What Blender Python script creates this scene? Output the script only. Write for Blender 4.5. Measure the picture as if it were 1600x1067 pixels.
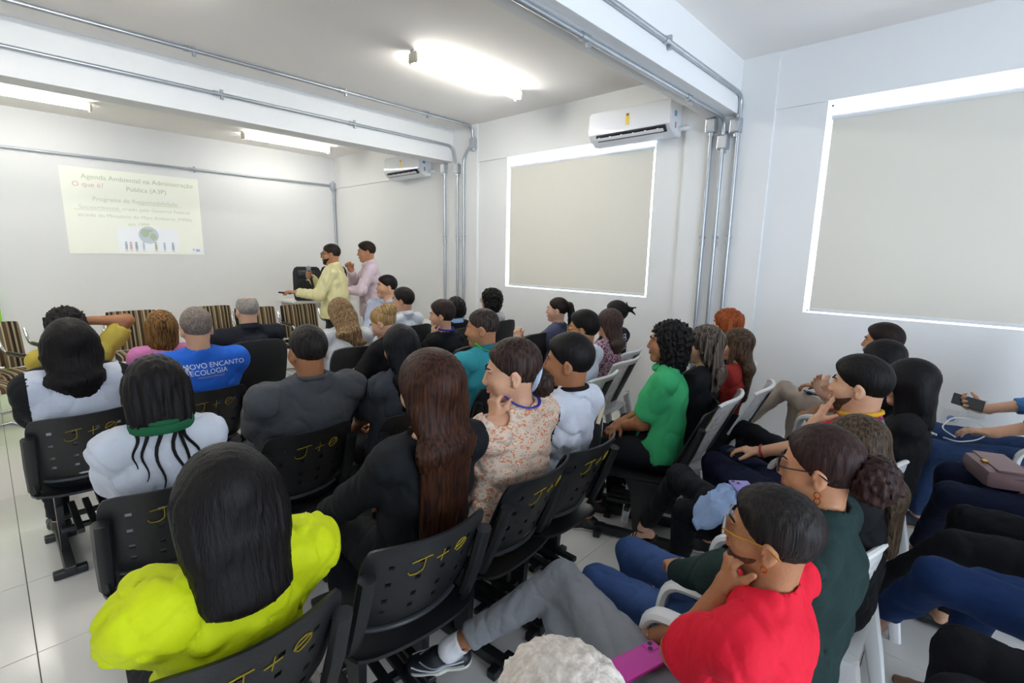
import bpy, bmesh, math, random
import numpy as np
from mathutils import Vector, Matrix

# ------------------------------------------------------------------ scene, camera, light
for o in list(bpy.data.objects): bpy.data.objects.remove(o, do_unlink=True)
scene = bpy.context.scene
COL = scene.collection
random.seed(7)

def rad(a): return math.radians(a)
YAW, PIT, ROL = rad(47.17), rad(10.15), rad(1.105)
fw = Vector((math.sin(YAW)*math.cos(PIT), math.cos(YAW)*math.cos(PIT), -math.sin(PIT)))
rt = Vector((math.cos(YAW), -math.sin(YAW), 0)); dn = fw.cross(rt)
rt2 = rt*math.cos(ROL) - dn*math.sin(ROL); dn2 = rt*math.sin(ROL) + dn*math.cos(ROL)
cam = bpy.data.cameras.new('camera'); cam.sensor_width = 36.0; cam.lens = 766.0/1600*36.0
cam.clip_start = 0.05; cam.clip_end = 100
camo = bpy.data.objects.new('camera', cam); COL.objects.link(camo)
m = Matrix.Identity(4)
for i in range(3):
    m[i][0] = rt2[i]; m[i][1] = -dn2[i]; m[i][2] = -fw[i]
m[0][3], m[1][3], m[2][3] = 0, 0, 1.6
camo.matrix_world = m
scene.camera = camo

world = bpy.data.worlds.new('world'); scene.world = world; world.use_nodes = True
bg = world.node_tree.nodes['Background']
bg.inputs[0].default_value = (0.72, 0.84, 1.0, 1); bg.inputs[1].default_value = 10.0
TUBE_POWER, TUBE_FRONT = 76.0, 37.0
scene.view_settings.view_transform = 'Standard'; scene.view_settings.look = 'None'
scene.view_settings.gamma = 1.0; scene.view_settings.use_curve_mapping = False
scene.view_settings.exposure = 0.06

def portal(name, loc, rot, sx, sy):
    l = bpy.data.lights.new(name, 'AREA'); l.shape = 'RECTANGLE'; l.size = sx; l.size_y = sy
    l.cycles.is_portal = True
    o = bpy.data.objects.new(name, l); o.location = loc; o.rotation_euler = rot; COL.objects.link(o)
# unseen opening in the rear wall, added to bring bluish daylight into the rear bay
portal('daylight_portal', (0.6, -3.62, 1.2), (rad(90), 0, 0), 3.6, 2.4)

# ------------------------------------------------------------------ materials
MATS = {}
def nodes_of(name):
    mt = bpy.data.materials.new(name); mt.use_nodes = True
    nt = mt.node_tree; b = nt.nodes['Principled BSDF']
    return mt, nt, b
def lin(c):
    if isinstance(c, str):
        c = c.lstrip('#'); c = [int(c[i:i+2], 16)/255 for i in (0, 2, 4)]
    return tuple((x/12.92 if x <= .04045 else ((x+.055)/1.055)**2.4) for x in c) + (1,)
def mat(name, col, rough=.5, metal=0, bump=0, bscale=60, var=0, spec=.5, vscale=8, stretch=None):
    if name in MATS: return MATS[name]
    mt, nt, b = nodes_of(name); c = lin(col)
    b.inputs['Base Color'].default_value = c; b.inputs['Roughness'].default_value = rough
    b.inputs['Metallic'].default_value = metal; b.inputs['Specular IOR Level'].default_value = spec
    if bump or var:
        tc = nt.nodes.new('ShaderNodeTexCoord'); mp = nt.nodes.new('ShaderNodeMapping')
        nt.links.new(tc.outputs['Object'], mp.inputs[0])
        if stretch: mp.inputs['Scale'].default_value = stretch
        if var:
            n = nt.nodes.new('ShaderNodeTexNoise'); n.inputs['Scale'].default_value = vscale; n.inputs['Detail'].default_value = 4
            nt.links.new(mp.outputs[0], n.inputs[0])
            mx = nt.nodes.new('ShaderNodeMix'); mx.data_type = 'RGBA'
            mx.inputs[6].default_value = tuple(x*(1-var) for x in c[:3])+(1,)
            mx.inputs[7].default_value = tuple(min(1, x*(1+var)) for x in c[:3])+(1,)
            nt.links.new(n.outputs[0], mx.inputs[0]); nt.links.new(mx.outputs[2], b.inputs['Base Color'])
        if bump:
            n2 = nt.nodes.new('ShaderNodeTexNoise'); n2.inputs['Scale'].default_value = bscale; n2.inputs['Detail'].default_value = 3
            nt.links.new(mp.outputs[0], n2.inputs[0])
            bp = nt.nodes.new('ShaderNodeBump'); bp.inputs['Strength'].default_value = bump; bp.inputs['Distance'].default_value = .015
            nt.links.new(n2.outputs[0], bp.inputs['Height']); nt.links.new(bp.outputs[0], b.inputs['Normal'])
    MATS[name] = mt; return mt
def cloth(name, col, rough=.85, var=.10):
    return mat('cloth_'+name, col, rough, bump=.35, bscale=22, var=var, spec=.2, vscale=14)
def hairmat(name, col, hi=None, gray=False):
    key = 'hair_'+name
    if key in MATS: return MATS[key]
    mt, nt, b = nodes_of(key); c = lin(col); h = lin(hi) if hi else tuple(min(1, x*1.5+.002) for x in c[:3])+(1,)
    b.inputs['Roughness'].default_value = .5; b.inputs['Specular IOR Level'].default_value = .14
    tc = nt.nodes.new('ShaderNodeTexCoord'); mp = nt.nodes.new('ShaderNodeMapping')
    mp.inputs['Scale'].default_value = (1, 1, .06) if not gray else (1, 1, .5)
    nt.links.new(tc.outputs['Object'], mp.inputs[0])
    n = nt.nodes.new('ShaderNodeTexNoise'); n.inputs['Scale'].default_value = 120 if hi else 160; n.inputs['Detail'].default_value = 5
    nt.links.new(mp.outputs[0], n.inputs[0])
    cr = nt.nodes.new('ShaderNodeValToRGB'); cr.color_ramp.elements[0].position = .38; cr.color_ramp.elements[1].position = .78
    cr.color_ramp.elements[0].color = c; cr.color_ramp.elements[1].color = h
    nt.links.new(n.outputs[0], cr.inputs[0]); nt.links.new(cr.outputs[0], b.inputs['Base Color'])
    n2 = nt.nodes.new('ShaderNodeTexNoise'); n2.inputs['Scale'].default_value = 210; n2.inputs['Detail'].default_value = 2
    nt.links.new(mp.outputs[0], n2.inputs[0])
    bp = nt.nodes.new('ShaderNodeBump'); bp.inputs['Strength'].default_value = .5; bp.inputs['Distance'].default_value = .004
    nt.links.new(n2.outputs[0], bp.inputs['Height']); nt.links.new(bp.outputs[0], b.inputs['Normal'])
    MATS[key] = mt; return mt
def skinmat(name, col):
    key = 'skin_'+name
    if key in MATS: return MATS[key]
    mt = mat(key, col, .48, bump=.12, bscale=120, var=.10, spec=.35, vscale=25)
    b = mt.node_tree.nodes['Principled BSDF']
    b.inputs['Subsurface Weight'].default_value = .08; b.inputs['Subsurface Radius'].default_value = (.012, .004, .002)
    return mt
def emis(name, col, s):
    if name in MATS: return MATS[name]
    mt, nt, b = nodes_of(name); b.inputs['Base Color'].default_value = lin(col)
    b.inputs['Emission Color'].default_value = lin(col); b.inputs['Emission Strength'].default_value = s
    MATS[name] = mt; return mt
def ramp_mat(name, stops, scale=(1, 1, 1), rough=.85, wave=False, noise=0, const=True, nscale=12, bump=.2):
    """procedural colour bands / blotches: ramp over wave or noise of object coordinates"""
    if name in MATS: return MATS[name]
    mt, nt, b = nodes_of(name); b.inputs['Roughness'].default_value = rough; b.inputs['Specular IOR Level'].default_value = .2
    tc = nt.nodes.new('ShaderNodeTexCoord'); mp = nt.nodes.new('ShaderNodeMapping'); mp.inputs['Scale'].default_value = scale
    nt.links.new(tc.outputs['Object'], mp.inputs[0])
    cr = nt.nodes.new('ShaderNodeValToRGB'); cr.color_ramp.interpolation = 'CONSTANT' if const else 'LINEAR'
    els = cr.color_ramp.elements
    els[0].position, els[0].color = stops[0][0], lin(stops[0][1]); els[1].position, els[1].color = stops[1][0], lin(stops[1][1])
    for p, c in stops[2:]:
        e = els.new(p); e.color = lin(c)
    if wave:
        w = nt.nodes.new('ShaderNodeTexWave'); w.wave_type = 'BANDS'; w.bands_direction = wave; w.wave_profile = 'SAW'
        w.inputs['Scale'].default_value = 1; w.inputs['Distortion'].default_value = noise; w.inputs['Detail'].default_value = 2
        nt.links.new(mp.outputs[0], w.inputs[0]); nt.links.new(w.outputs['Fac'], cr.inputs[0])
    else:
        n = nt.nodes.new('ShaderNodeTexNoise'); n.inputs['Scale'].default_value = nscale; n.inputs['Detail'].default_value = 3
        nt.links.new(mp.outputs[0], n.inputs[0]); nt.links.new(n.outputs[0], cr.inputs[0])
    nt.links.new(cr.outputs[0], b.inputs['Base Color'])
    MATS[name] = mt; return mt

# ------------------------------------------------------------------ object helpers
def link(o, parent=None):
    COL.objects.link(o)
    if parent is not None: o.parent = parent
    return o
def tag(o, label=None, cat=None, group=None, kind=None):
    if label: o['label'] = label
    if cat: o['category'] = cat
    if group: o['group'] = group
    if kind: o['kind'] = kind
    return o
def empty(name, loc=(0, 0, 0), rz=0, parent=None):
    o = bpy.data.objects.new(name, None); o.empty_display_size = .1
    o.location = loc; o.rotation_euler = (0, 0, rz); return link(o, parent)
def copy_tree(o, parent=None):
    c = o.copy(); COL.objects.link(c); c.parent = parent
    for ch in list(o.children): copy_tree(ch, c)
    return c

class MB:
    def __init__(s): s.bm = bmesh.new()
    def box(s, c, size, rot=None, bev=0):
        r = bmesh.ops.create_cube(s.bm, size=1.0); vs = r['verts']
        M = Matrix.Translation(c) @ (rot.to_4x4() if rot is not None else Matrix.Identity(4)) @ Matrix.Diagonal((*size, 1))
        bmesh.ops.transform(s.bm, matrix=M, verts=vs)
        if bev:
            es = list({e for v in vs for e in v.link_edges})
            bmesh.ops.bevel(s.bm, geom=es, offset=bev, segments=2, affect='EDGES', profile=.6)
        return s
    def tube(s, pts, r, n=10, closed=False, flat=None):
        pts = [Vector(p) for p in pts]; N = len(pts); rings = []
        rs = r if isinstance(r, (list, tuple)) else [r]*N
        up = None
        for i, p in enumerate(pts):
            a = pts[(i-1) % N] if (closed or i > 0) else p
            b = pts[(i+1) % N] if (closed or i < N-1) else p
            t = (b-a).normalized()
            if up is None:
                up = Vector((0, 0, 1)) if abs(t.z) < .9 else Vector((1, 0, 0))
            u = (up - t*up.dot(t)); u = u.normalized() if u.length > 1e-6 else t.orthogonal().normalized()
            up = u; w = t.cross(u)
            ring = []
            for k in range(n):
                an = 2*math.pi*k/n
                ring.append(s.bm.verts.new(p + u*math.cos(an)*rs[i]*(flat or 1) + w*math.sin(an)*rs[i]))
            rings.append(ring)
        for i in range(N if closed else N-1):
            A, B = rings[i], rings[(i+1) % N]
            for k in range(n): s.bm.faces.new((A[k], A[(k+1) % n], B[(k+1) % n], B[k]))
        if not closed:
            s.bm.faces.new(rings[0][::-1]); s.bm.faces.new(rings[-1])
        return s
    def cyl(s, a, b, r, r2=None, n=16):
        return s.tube([a, b], [r, r if r2 is None else r2], n)
    def quad(s, a, b, c, d):
        s.bm.faces.new([s.bm.verts.new(p) for p in (a, b, c, d)]); return s
    def sph(s, c, r, n=12, sc=(1, 1, 1)):
        q = bmesh.ops.create_uvsphere(s.bm, u_segments=n, v_segments=max(6, n*2//3), radius=1)
        bmesh.ops.transform(s.bm, matrix=Matrix.Translation(c) @ Matrix.Diagonal((r*sc[0], r*sc[1], r*sc[2], 1)), verts=q['verts']); return s
    def shell(s, fn, nu, nv, th, holes=()):
        """double sided shell on grid fn(u,v)->Vector (outer), offset by th vector/func, missing cells in holes"""
        F = [[s.bm.verts.new(fn(i/nu, j/nv, 0)) for j in range(nv+1)] for i in range(nu+1)]
        Bk = [[s.bm.verts.new(fn(i/nu, j/nv, th)) for j in range(nv+1)] for i in range(nu+1)]
        H = set(holes); keep = lambda i, j: 0 <= i < nu and 0 <= j < nv and (i, j) not in H
        for i in range(nu):
            for j in range(nv):
                if not keep(i, j): continue
                s.bm.faces.new((F[i][j], F[i+1][j], F[i+1][j+1], F[i][j+1]))
                s.bm.faces.new((Bk[i][j], Bk[i][j+1], Bk[i+1][j+1], Bk[i+1][j]))
                for (di, dj, p, q) in ((-1, 0, (i, j), (i, j+1)), (1, 0, (i+1, j+1), (i+1, j)), (0, -1, (i+1, j), (i, j)), (0, 1, (i, j+1), (i+1, j+1))):
                    if not keep(i+di, j+dj):
                        s.bm.faces.new((F[p[0]][p[1]], F[q[0]][q[1]], Bk[q[0]][q[1]], Bk[p[0]][p[1]]))
        return s
    def build(s, name, mt, parent=None, smooth=False, loc=None):
        bmesh.ops.recalc_face_normals(s.bm, faces=s.bm.faces)
        me = bpy.data.meshes.new(name); s.bm.to_mesh(me); s.bm.free()
        if mt is not None: me.materials.append(mt)
        if smooth:
            me.polygons.foreach_set('use_smooth', [True]*len(me.polygons))
            try: me.set_sharp_from_angle(angle=rad(40))
            except Exception: pass
        o = bpy.data.objects.new(name, me)
        if loc is not None: o.location = loc
        return link(o, parent)
def arc(c, r, a0, a1, n, ax=(1, 0, 0), ay=(0, 0, 1)):
    ax, ay, c = Vector(ax), Vector(ay), Vector(c)
    return [c + ax*r*math.cos(a0+(a1-a0)*i/n) + ay*r*math.sin(a0+(a1-a0)*i/n) for i in range(n+1)]
def fillet(pts, r, n=5):
    pts = [Vector(p) for p in pts]; out = [pts[0]]
    for i in range(1, len(pts)-1):
        p = pts[i]; a = (pts[i-1]-p); b = (pts[i+1]-p)
        ra = min(r, a.length*.49, b.length*.49); a0 = p+a.normalized()*ra; b0 = p+b.normalized()*ra
        for k in range(n+1):
            t = k/n; out.append(a0*(1-t)**2 + p*2*t*(1-t) + b0*t*t)
    out.append(pts[-1]); return out
def text_mesh(name, txt, size, mt, parent, M, extrude=.0006, align='CENTER'):
    cu = bpy.data.curves.new(name, 'FONT'); cu.body = txt; cu.size = size; cu.align_x = align; cu.align_y = 'CENTER'; cu.extrude = extrude
    to = bpy.data.objects.new(name, cu); COL.objects.link(to)
    dg = bpy.context.evaluated_depsgraph_get(); me = bpy.data.meshes.new_from_object(to.evaluated_get(dg))
    bpy.data.objects.remove(to, do_unlink=True); bpy.data.curves.remove(cu)
    me.materials.clear(); me.materials.append(mt); me.name = name
    o = bpy.data.objects.new(name, me); link(o, parent); o.matrix_local = M; return o
# ------------------------------------------------------------------ the room
XL, XR, YB, YF, HC = -3.6, 4.39, -3.6, 8.37, 3.16
M_WALL = mat('wall_paint', '#eeeeed', .75, bump=.05, bscale=40, spec=.25)
M_CEIL = mat('ceiling_paint', '#f6f2ed', .85, bump=.05, bscale=30, spec=.2)
M_TILE = mat('porcelain_tile', '#e0ddd8', .16, var=.03, vscale=3, spec=.5)
M_GROUT = mat('tile_grout', '#77736d', .9)
M_WPL = mat('white_plastic', '#e4e4e2', .35)
M_CHROME = mat('chrome', '#d6d8da', .14, metal=1)
M_GALV = mat('galvanised_steel', '#b9bec4', .36, metal=.85, var=.12, vscale=14)
M_BLKP = mat('black_plastic', '#1d1e20', .42, bump=.08, bscale=150, spec=.45)
M_BLKM = mat('black_painted_steel', '#17181a', .4, spec=.5)
M_BLKF = mat('black_upholstery', '#191a1c', .8, bump=.2, bscale=90)
M_YEL = mat('yellow_marker', '#a08a10', .6)

def struct(o, **k): tag(o, kind='structure', **k); return o
b = MB(); b.box((0.395, 2.385, -.06), (XR-XL+.4, YF-YB+.4, .1)); floor = struct(b.build('floor', M_GROUT))
b = MB(); b.box((0, 0, 0), (.597, .597, .012), bev=.0015); tile0 = b.build('tile', M_TILE, floor)
first = True
for i in range(-4, 8):
    for j in range(-6, 20):
        x0, y0 = -.024+i*.6, .122-.6+j*.6-.6
        if x0 > XR or y0 > YF or y0+.6 < -1.6 or x0+.6 < -1.9: continue
        t = tile0 if first else tile0.copy()
        if not first: COL.objects.link(t); t.parent = floor
        first = False; t.location = (x0+.3, y0+.3, -.006)
b = MB(); b.box((.4, 2.4, HC+.05), (XR-XL+.4, YF-YB+.4, .1)); struct(b.build('ceiling', M_CEIL))
b = MB(); b.box((.4, YF+.09, HC/2), (XR-XL+.4, .18, HC)); struct(b.build('wall_front', M_WALL))
b = MB(); b.box((XL-.09, 2.4, HC/2), (.18, YF-YB, HC)); struct(b.build('wall_left', M_WALL))
b = MB()
for x0, x1, z0, z1 in ((XL, -1.2, 0, HC), (2.4, XR, 0, HC), (-1.2, 2.4, 2.4, HC)): b.box(((x0+x1)/2, YB-.09, (z0+z1)/2), (x1-x0, .18, z1-z0))
struct(b.build('wall_back', M_WALL))  # wide gap left in this unseen wall, added as a daylight source
W1, W2 = (2.30, 4.20, 1.205, 2.715), (-1.15, .945, 1.19, 2.745)
b = MB()
def wbox(y0, y1, z0, z1, x0=XR, x1=XR+.2): b.box(((x0+x1)/2, (y0+y1)/2, (z0+z1)/2), (x1-x0, y1-y0, z1-z0))
wbox(YB, W2[0], 0, HC); wbox(W2[1], W1[0], 0, HC); wbox(W1[1], YF+.1, 0, HC)
for w in (W1, W2): wbox(w[0], w[1], 0, w[2]); wbox(w[0], w[1], w[3], HC)
wbox(1.30, 2.01, 0, HC, XR-.03, XR); wbox(4.69, 5.39, 0, HC, XR-.03, XR)           # pilasters
wbox(YB, 1.30, W2[3], HC, XR-.018, XR); wbox(2.01, 4.69, W1[3], HC, XR-.018, XR); wbox(5.39, YF, 2.655, HC, XR-.018, XR)
struct(b.build('wall_right', M_WALL))
for nm, y0, z0 in (('trim_1', 1.57, 2.75), ('trim_2', 5.15, 2.76)):
    b = MB(); b.box((.395, y0+.12, (z0+HC)/2), (XR-XL, .24, HC-z0), bev=.004); struct(b.build(nm, M_WALL))
# windows: aluminium frame, glass; roller blinds hang inside the reveal
M_ALU = mat('white_aluminium', '#e8e9ea', .35); M_GLASS = mat('window_glass', '#ffffff', .0)
gb = M_GLASS.node_tree.nodes['Principled BSDF']; gb.inputs['Transmission Weight'].default_value = 1; gb.inputs['IOR'].default_value = 1.02
def blind_mat(name, c, tr):
    mt, nt, bs = nodes_of(name); bs.inputs['Base Color'].default_value = lin(c); bs.inputs['Roughness'].default_value = .8; bs.inputs['Specular IOR Level'].default_value = .2
    t = nt.nodes.new('ShaderNodeBsdfTranslucent'); t.inputs[0].default_value = lin(c); mx = nt.nodes.new('ShaderNodeMixShader'); mx.inputs[0].default_value = tr
    nt.links.new(bs.outputs[0], mx.inputs[1]); nt.links.new(t.outputs[0], mx.inputs[2]); nt.links.new(mx.outputs[0], nt.nodes['Material Output'].inputs[0]); return mt
M_BLIND = blind_mat('blind_fabric', '#dedad0', .13)
for i, (w, il, ir, it) in enumerate(((W1, .045, .022, .085), (W2, .04, .05, .085))):
    y0, y1, z0, z1 = w; wn = empty('window_%d' % (i+1), (XR+.14, (y0+y1)/2, z0)); struct(wn)
    h = z1-z0; L = y1-y0
    b = MB()
    for yy in (-L/2-.008, L/2+.008): b.box((0, yy, h/2), (.04, .04, h+.05))
    for zz in (-.008, h+.008): b.box((0, 0, zz), (.04, L, .04))
    b.build('window_frame', M_ALU, wn)
    b = MB(); b.box((0, 0, h/2), (.005, L, h)); b.build('pane', M_GLASS, wn)
    portal('daylight_portal', (XR+.19, (y0+y1)/2, (z0+z1)/2), (0, rad(90), 0), h, L)
    bl = empty('roller_blind', (XR+.012, (y0+y1)/2+(ir-il)/2, z0))
    Lb = L-il-ir
    b = MB(); nseg = 24
    pts = [(0.004*math.sin(k*.9)*.3, -Lb/2+Lb*k/nseg) for k in range(nseg+1)]
    for k in range(nseg):
        for sx in (0, .0012):
            b.quad((pts[k][0]+sx, pts[k][1], .018), (pts[k+1][0]+sx, pts[k+1][1], .018), (pts[k+1][0]+sx, pts[k+1][1], h-it-.03), (pts[k][0]+sx, pts[k][1], h-it-.03))
    b.build('blind_fabric', M_BLIND, bl, True)
    b = MB(); b.cyl((.018, -Lb/2-.01, h-it-.03), (.018, Lb/2+.01, h-it-.03), .022); b.build('roller_tube', M_ALU, bl, True)
    b = MB(); b.box((0, 0, .024), (.014, Lb, .024), bev=.004); b.build('bottom_rail', M_ALU, bl)
    tag(bl, ['cream roller blind over the window beside the tall pipes, under the air conditioner', 'large pale grey roller blind over the right-hand window in the rear bay'][i], 'blind', 'roller blinds')
# green painted panel at the far left end of the front wall
b = MB(); b.box((-.45, YF-.02, 1.08), (1.10, .04, 2.16), bev=.004); gp = b.build('green_panel', mat('green_panel', '#7fc41f', .5)); tag(gp, 'bright lime green panel at the far left end of front wall', 'panel')

# ------------------------------------------------------------------ ceiling lamps
M_TUBE_OFF = mat('lamp_tube_off', '#e9e9e6', .3)
M_TUBE_DIMMED = emis('lamp_tube_dimmed', (1.0, .992, .965), TUBE_FRONT)  # front-bay tubes set dimmer to hold down the front wall brightness
M_TUBE = emis('lamp_tube', (1.0, .992, .965), TUBE_POWER)
def lamp(x, y, label, on=True):
    r = empty('fluorescent_lamp', (x, y, HC))
    b = MB(); b.box((0, 0, -.022), (1.26, .050, .044), bev=.006); b.build('housing', M_WPL, r)
    for yy in (-.027, .027):
        b = MB(); b.cyl((-.60, yy, -.066), (.60, yy, -.066), .0135, n=12); b.build('tube', M_TUBE_OFF if not on else (M_TUBE_DIMMED if y > 5 else M_TUBE), r, True)
    for s_ in (-1, 1):
        b = MB(); b.box((s_*.615, 0, -.055), (.022, .10, .07), bev=.004)
        for yy in (-.032, .032): b.box((s_*.612, yy, -.085), (.02, .014, .03), bev=.003)
        b.build('lamp_holder', mat('ivory_plastic', '#d8d2bd', .45), r)
    tag(r, label, 'ceiling lamp', 'twin tube ceiling lamps')
lamp(3.13, 3.45, 'white twin tube ceiling lamp in middle bay near air conditioner')
lamp(3.25, 7.50, 'white twin tube ceiling lamp in front bay nearer the right wall')
lamp(.42, 7.40, 'white twin tube ceiling lamp at left of front bay above slide')
lamp(.42, 3.45, 'white twin tube ceiling lamp in middle bay above left seats'); lamp(-2.3, 3.45, 'white twin tube ceiling lamp in middle bay by left wall')
lamp(-2.3, 7.40, 'white twin tube ceiling lamp in front bay by left wall')
lamp(3.13, -.7, 'white twin tube ceiling lamp in rear bay by right wall', False)
lamp(.42, -.7, 'white twin tube ceiling lamp in rear bay behind the viewer', False)

# ------------------------------------------------------------------ conduits
def conduit(pts, label, boxes=(), clamps=(), r=.0165, fr=.09):
    root = empty('conduit', pts[0]); o0 = Vector(pts[0]); P = [Vector(p)-o0 for p in pts]
    b = MB(); b.tube(fillet(P, fr), r, 12); b.build('pipe', M_GALV, root, True)
    for c in boxes:
        b = MB(); c0 = Vector(c)-o0; b.box(c0, (.075, .085, .115), bev=.008); b.cyl(c0+Vector((0, 0, .055)), c0+Vector((0, 0, .085)), .024); b.cyl(c0-Vector((0, 0, .055)), c0-Vector((0, 0, .085)), .024)
        bx_ = b.build('junction_box', M_GALV, root)
        b = MB(); b.box(c0+Vector((-.04, 0, 0)), (.006, .07, .095), bev=.002); b.build('cover', M_GALV, bx_)
    for c, ax in clamps:
        c0 = Vector(c)-o0; a = {'x': Vector((1, 0, 0)), 'y': Vector((0, 1, 0)), 'z': Vector((0, 0, 1))}[ax]
        b = MB(); b.cyl(c0-a*.018, c0+a*.018, r*1.32, n=12); b.build('coupling', M_GALV, root, True)
        b = MB(); o_ = Vector((0, -.0, .0)); s_ = Vector((0, 0, .030)) if ax != 'z' else Vector((0, .012, 0))
        b.box(c0+a*.05, (.02 if ax != 'x' else .022, .02, .02)); b.box(c0+a*.05+s_*.0, tuple(.022+abs(q)*2 for q in s_)); b.build('clamp', M_GALV, root)
    tag(root, label, 'pipe', 'galvanised conduits')
xp = XR-.03-.022
conduit([(XL, 1.553, 2.895), (xp, 1.553, 2.895), (xp, 1.553, .05)], 'galvanised conduit along the near beam face bending down the wall', [(xp, 1.573, 2.66)], [((3.0, 1.553, 2.895), 'x'), ((1.2, 1.553, 2.895), 'x'), ((xp, 1.553, 1.72), 'z')])
conduit([(XL, 1.665, 2.73), (xp-.02, 1.665, 2.73), (xp, 1.665, .05)], 'galvanised conduit under the near beam dropping down the pilaster', [(xp, 1.665, 2.545)], [((2.3, 1.665, 2.73), 'x'), ((3.6, 1.665, 2.73), 'x'), ((xp, 1.665, 1.72), 'z')])
conduit([(xp, 1.775, 2.74), (xp, 1.775, .05)], 'leftmost of three vertical conduits on the near pilaster', [(xp, 1.775, 2.69)], [((xp, 1.775, 1.72), 'z')])
conduit([(XL, 4.75, 3.135), (xp, 4.75, 3.135), (xp, 4.75, 2.95), (xp, 4.92, 2.80), (xp, 4.92, .05)], 'galvanised conduit across the ceiling before the far beam', [(xp, 4.735, 2.93)], [((1.3, 4.75, 3.135), 'x'), ((2.6, 4.75, 3.135), 'x'), ((3.6, 4.75, 3.135), 'x'), ((xp, 4.92, 1.76), 'z')])
conduit([(XL, 5.125, 2.95), (xp, 5.125, 2.95), (xp, 5.04, 2.60), (xp, 5.04, .05)], 'galvanised conduit along the far beam face bending down', [(xp, 5.04, 2.66)], [((1.6, 5.125, 2.95), 'x'), ((2.9, 5.125, 2.95), 'x'), ((xp, 5.04, 1.76), 'z')])
conduit([(xp, 5.30, 2.76), (xp, 5.30, .05)], 'single vertical conduit on the far side of the far pilaster', [(xp, 5.30, 2.69)], [((xp, 5.30, 1.76), 'z')])
conduit([(XL, YF-.022, 2.70), (XR-.03, YF-.022, 2.70), (XR-.03, YF-.022, .05)], 'galvanised conduit across the front wall above the slide', [(XR-.05, YF-.03, 2.69)], [((2.2, YF-.022, 2.70), 'x')])

# ------------------------------------------------------------------ air conditioners
def aircon(y0, y1, z0, z1, label):
    L = y1-y0; h = z1-z0; r = empty('air_conditioner', (XR-.015, (y0+y1)/2, z0))
    prof = [(0, 0), (-.10, -.005), (-.17, .035), (-.215, .085), (-.215, h-.03), (-.19, h), (0, h)]
    b = MB(); A0 = [b.bm.verts.new((x, -L/2, z)) for x, z in prof]; A1 = [b.bm.verts.new((x, L/2, z)) for x, z in prof]
    n = len(prof)
    for k in range(n): b.bm.faces.new((A0[k], A0[(k+1) % n], A1[(k+1) % n], A1[k]))
    b.bm.faces.new(A0); b.bm.faces.new(A1)
    bmesh.ops.bevel(b.bm, geom=[e for e in b.bm.edges if abs(e.verts[0].co.y-e.verts[1].co.y) < 1e-4], offset=.008, segments=2, affect='EDGES')
    b.build('casing', mat('ac_gloss_white', '#eceef2', .12), r, True)
    b = MB(); b.box((-.190, -.02, .055), (.03, L-.14, .062), Matrix.Rotation(rad(-48), 3, 'Y')); b.build('air_outlet', mat('outlet_dark', '#22252b', .5), r)
    for k in range(6):
        b = MB(); b.box((-.206, -L/2+.12+(L-.24)*k/5, .048), (.014, .018, .036)); b.build('vane', M_WPL, r)
    b = MB(); b.box((-.2115, 0, .036), (.03, L-.13, .005), Matrix.Rotation(rad(38), 3, 'Y')); b.build('flap', mat('ac_gloss_white', '#eceef2', .12), r)
    b = MB(); b.box((-.2165, .0, h*.62), (.0015, .035, .10)); b.build('energy_label', mat('label_yellow', '#e7c44a', .6), r)
    b = MB(); b.box((-.2172, .0, h*.62+.035), (.0012, .024, .016)); b.build('label_mark', M_BLKP, r)
    b = MB(); b.box((-.13, -L/2-.001, h*.60), (.045, .002, .045)); b.build('blue_sticker', mat('label_blue', '#5f9ccd', .6), r)
    b = MB(); b.box((-.12, -L/2-.001, h*.28), (.025, .002, .05)); b.build('grey_sticker', mat('label_grey', '#9a9c9c', .6), r)
    b = MB(); b.tube(fillet([(-.05, -L/2+.01, .06), (-.05, -L/2-.05, .06), (0.0, -L/2-.07, .07)], .03), .02, 10); b.build('drain_pipe', M_WPL, r, True)
    tag(r, label, 'air conditioner', 'split air conditioners')
aircon(2.06, 2.90, 2.645, 2.935, 'white wall air conditioner above the nearer cream blind'); aircon(5.62, 6.46, 2.625, 2.915, 'small distant white air conditioner in front bay beyond far beam')

# ------------------------------------------------------------------ projected slide on the front wall
M_SL = emis('slide_light', '#f2f4e6', .14); M_SLW = emis('slide_white', '#eef1f6', .20)
sx0, sx1, sz0, sz1 = .79, 2.28, 1.50, 2.565
b = MB(); b.box(((sx0+sx1)/2, YF-.004, (sz0+sz1)/2), (sx1-sx0, .006, sz1-sz0)); sl = b.build('projected_slide', M_SL); tag(sl, 'pale projected presentation slide with faint text on the front wall', 'slide')
def T(x, z): return Matrix.Translation((x, YF-.0085, z)) @ Matrix.Rotation(rad(90), 4, 'X')
SG = emis('slide_text_grey', '#c3c7b2', .09); SG2 = emis('slide_text_light', '#d0d4c2', .10); SR = emis('slide_text_red', '#dcbcb2', .09)
def st(txt, x, z, s, m_=SG2):
    o = text_mesh('slide_text', txt, s, m_, sl, T(x, z)); return o
st('Agenda Ambiental na Administração', 1.60, 2.46, .083, SG); st('Pública (A3P)', 1.66, 2.345, .083, SG)
st('O que é?', 1.05, 2.36, .085, SR)
st('Programa de Responsabilidade', 1.54, 2.19, .075); st('Socioambiental, criado pelo Governo Federal', 1.54, 2.085, .066); st('através do Ministério do Meio Ambiente (MMA)', 1.54, 1.985, .064); st('em 1999.', 1.54, 1.89, .066)
for x0, x1, z in ((1.55, 2.05, 2.155), (.88, 1.36, 2.052)):
    b = MB(); b.box(((x0+x1)/2, YF-.0085, z), (x1-x0, .001, .006)); b.build('underline', SG2, sl)
b = MB(); b.box((1.63, YF-.0085, 1.69), (.68, .002, .31)); pic = b.build('slide_picture', M_SLW, sl)
gx = 1.63
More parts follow.
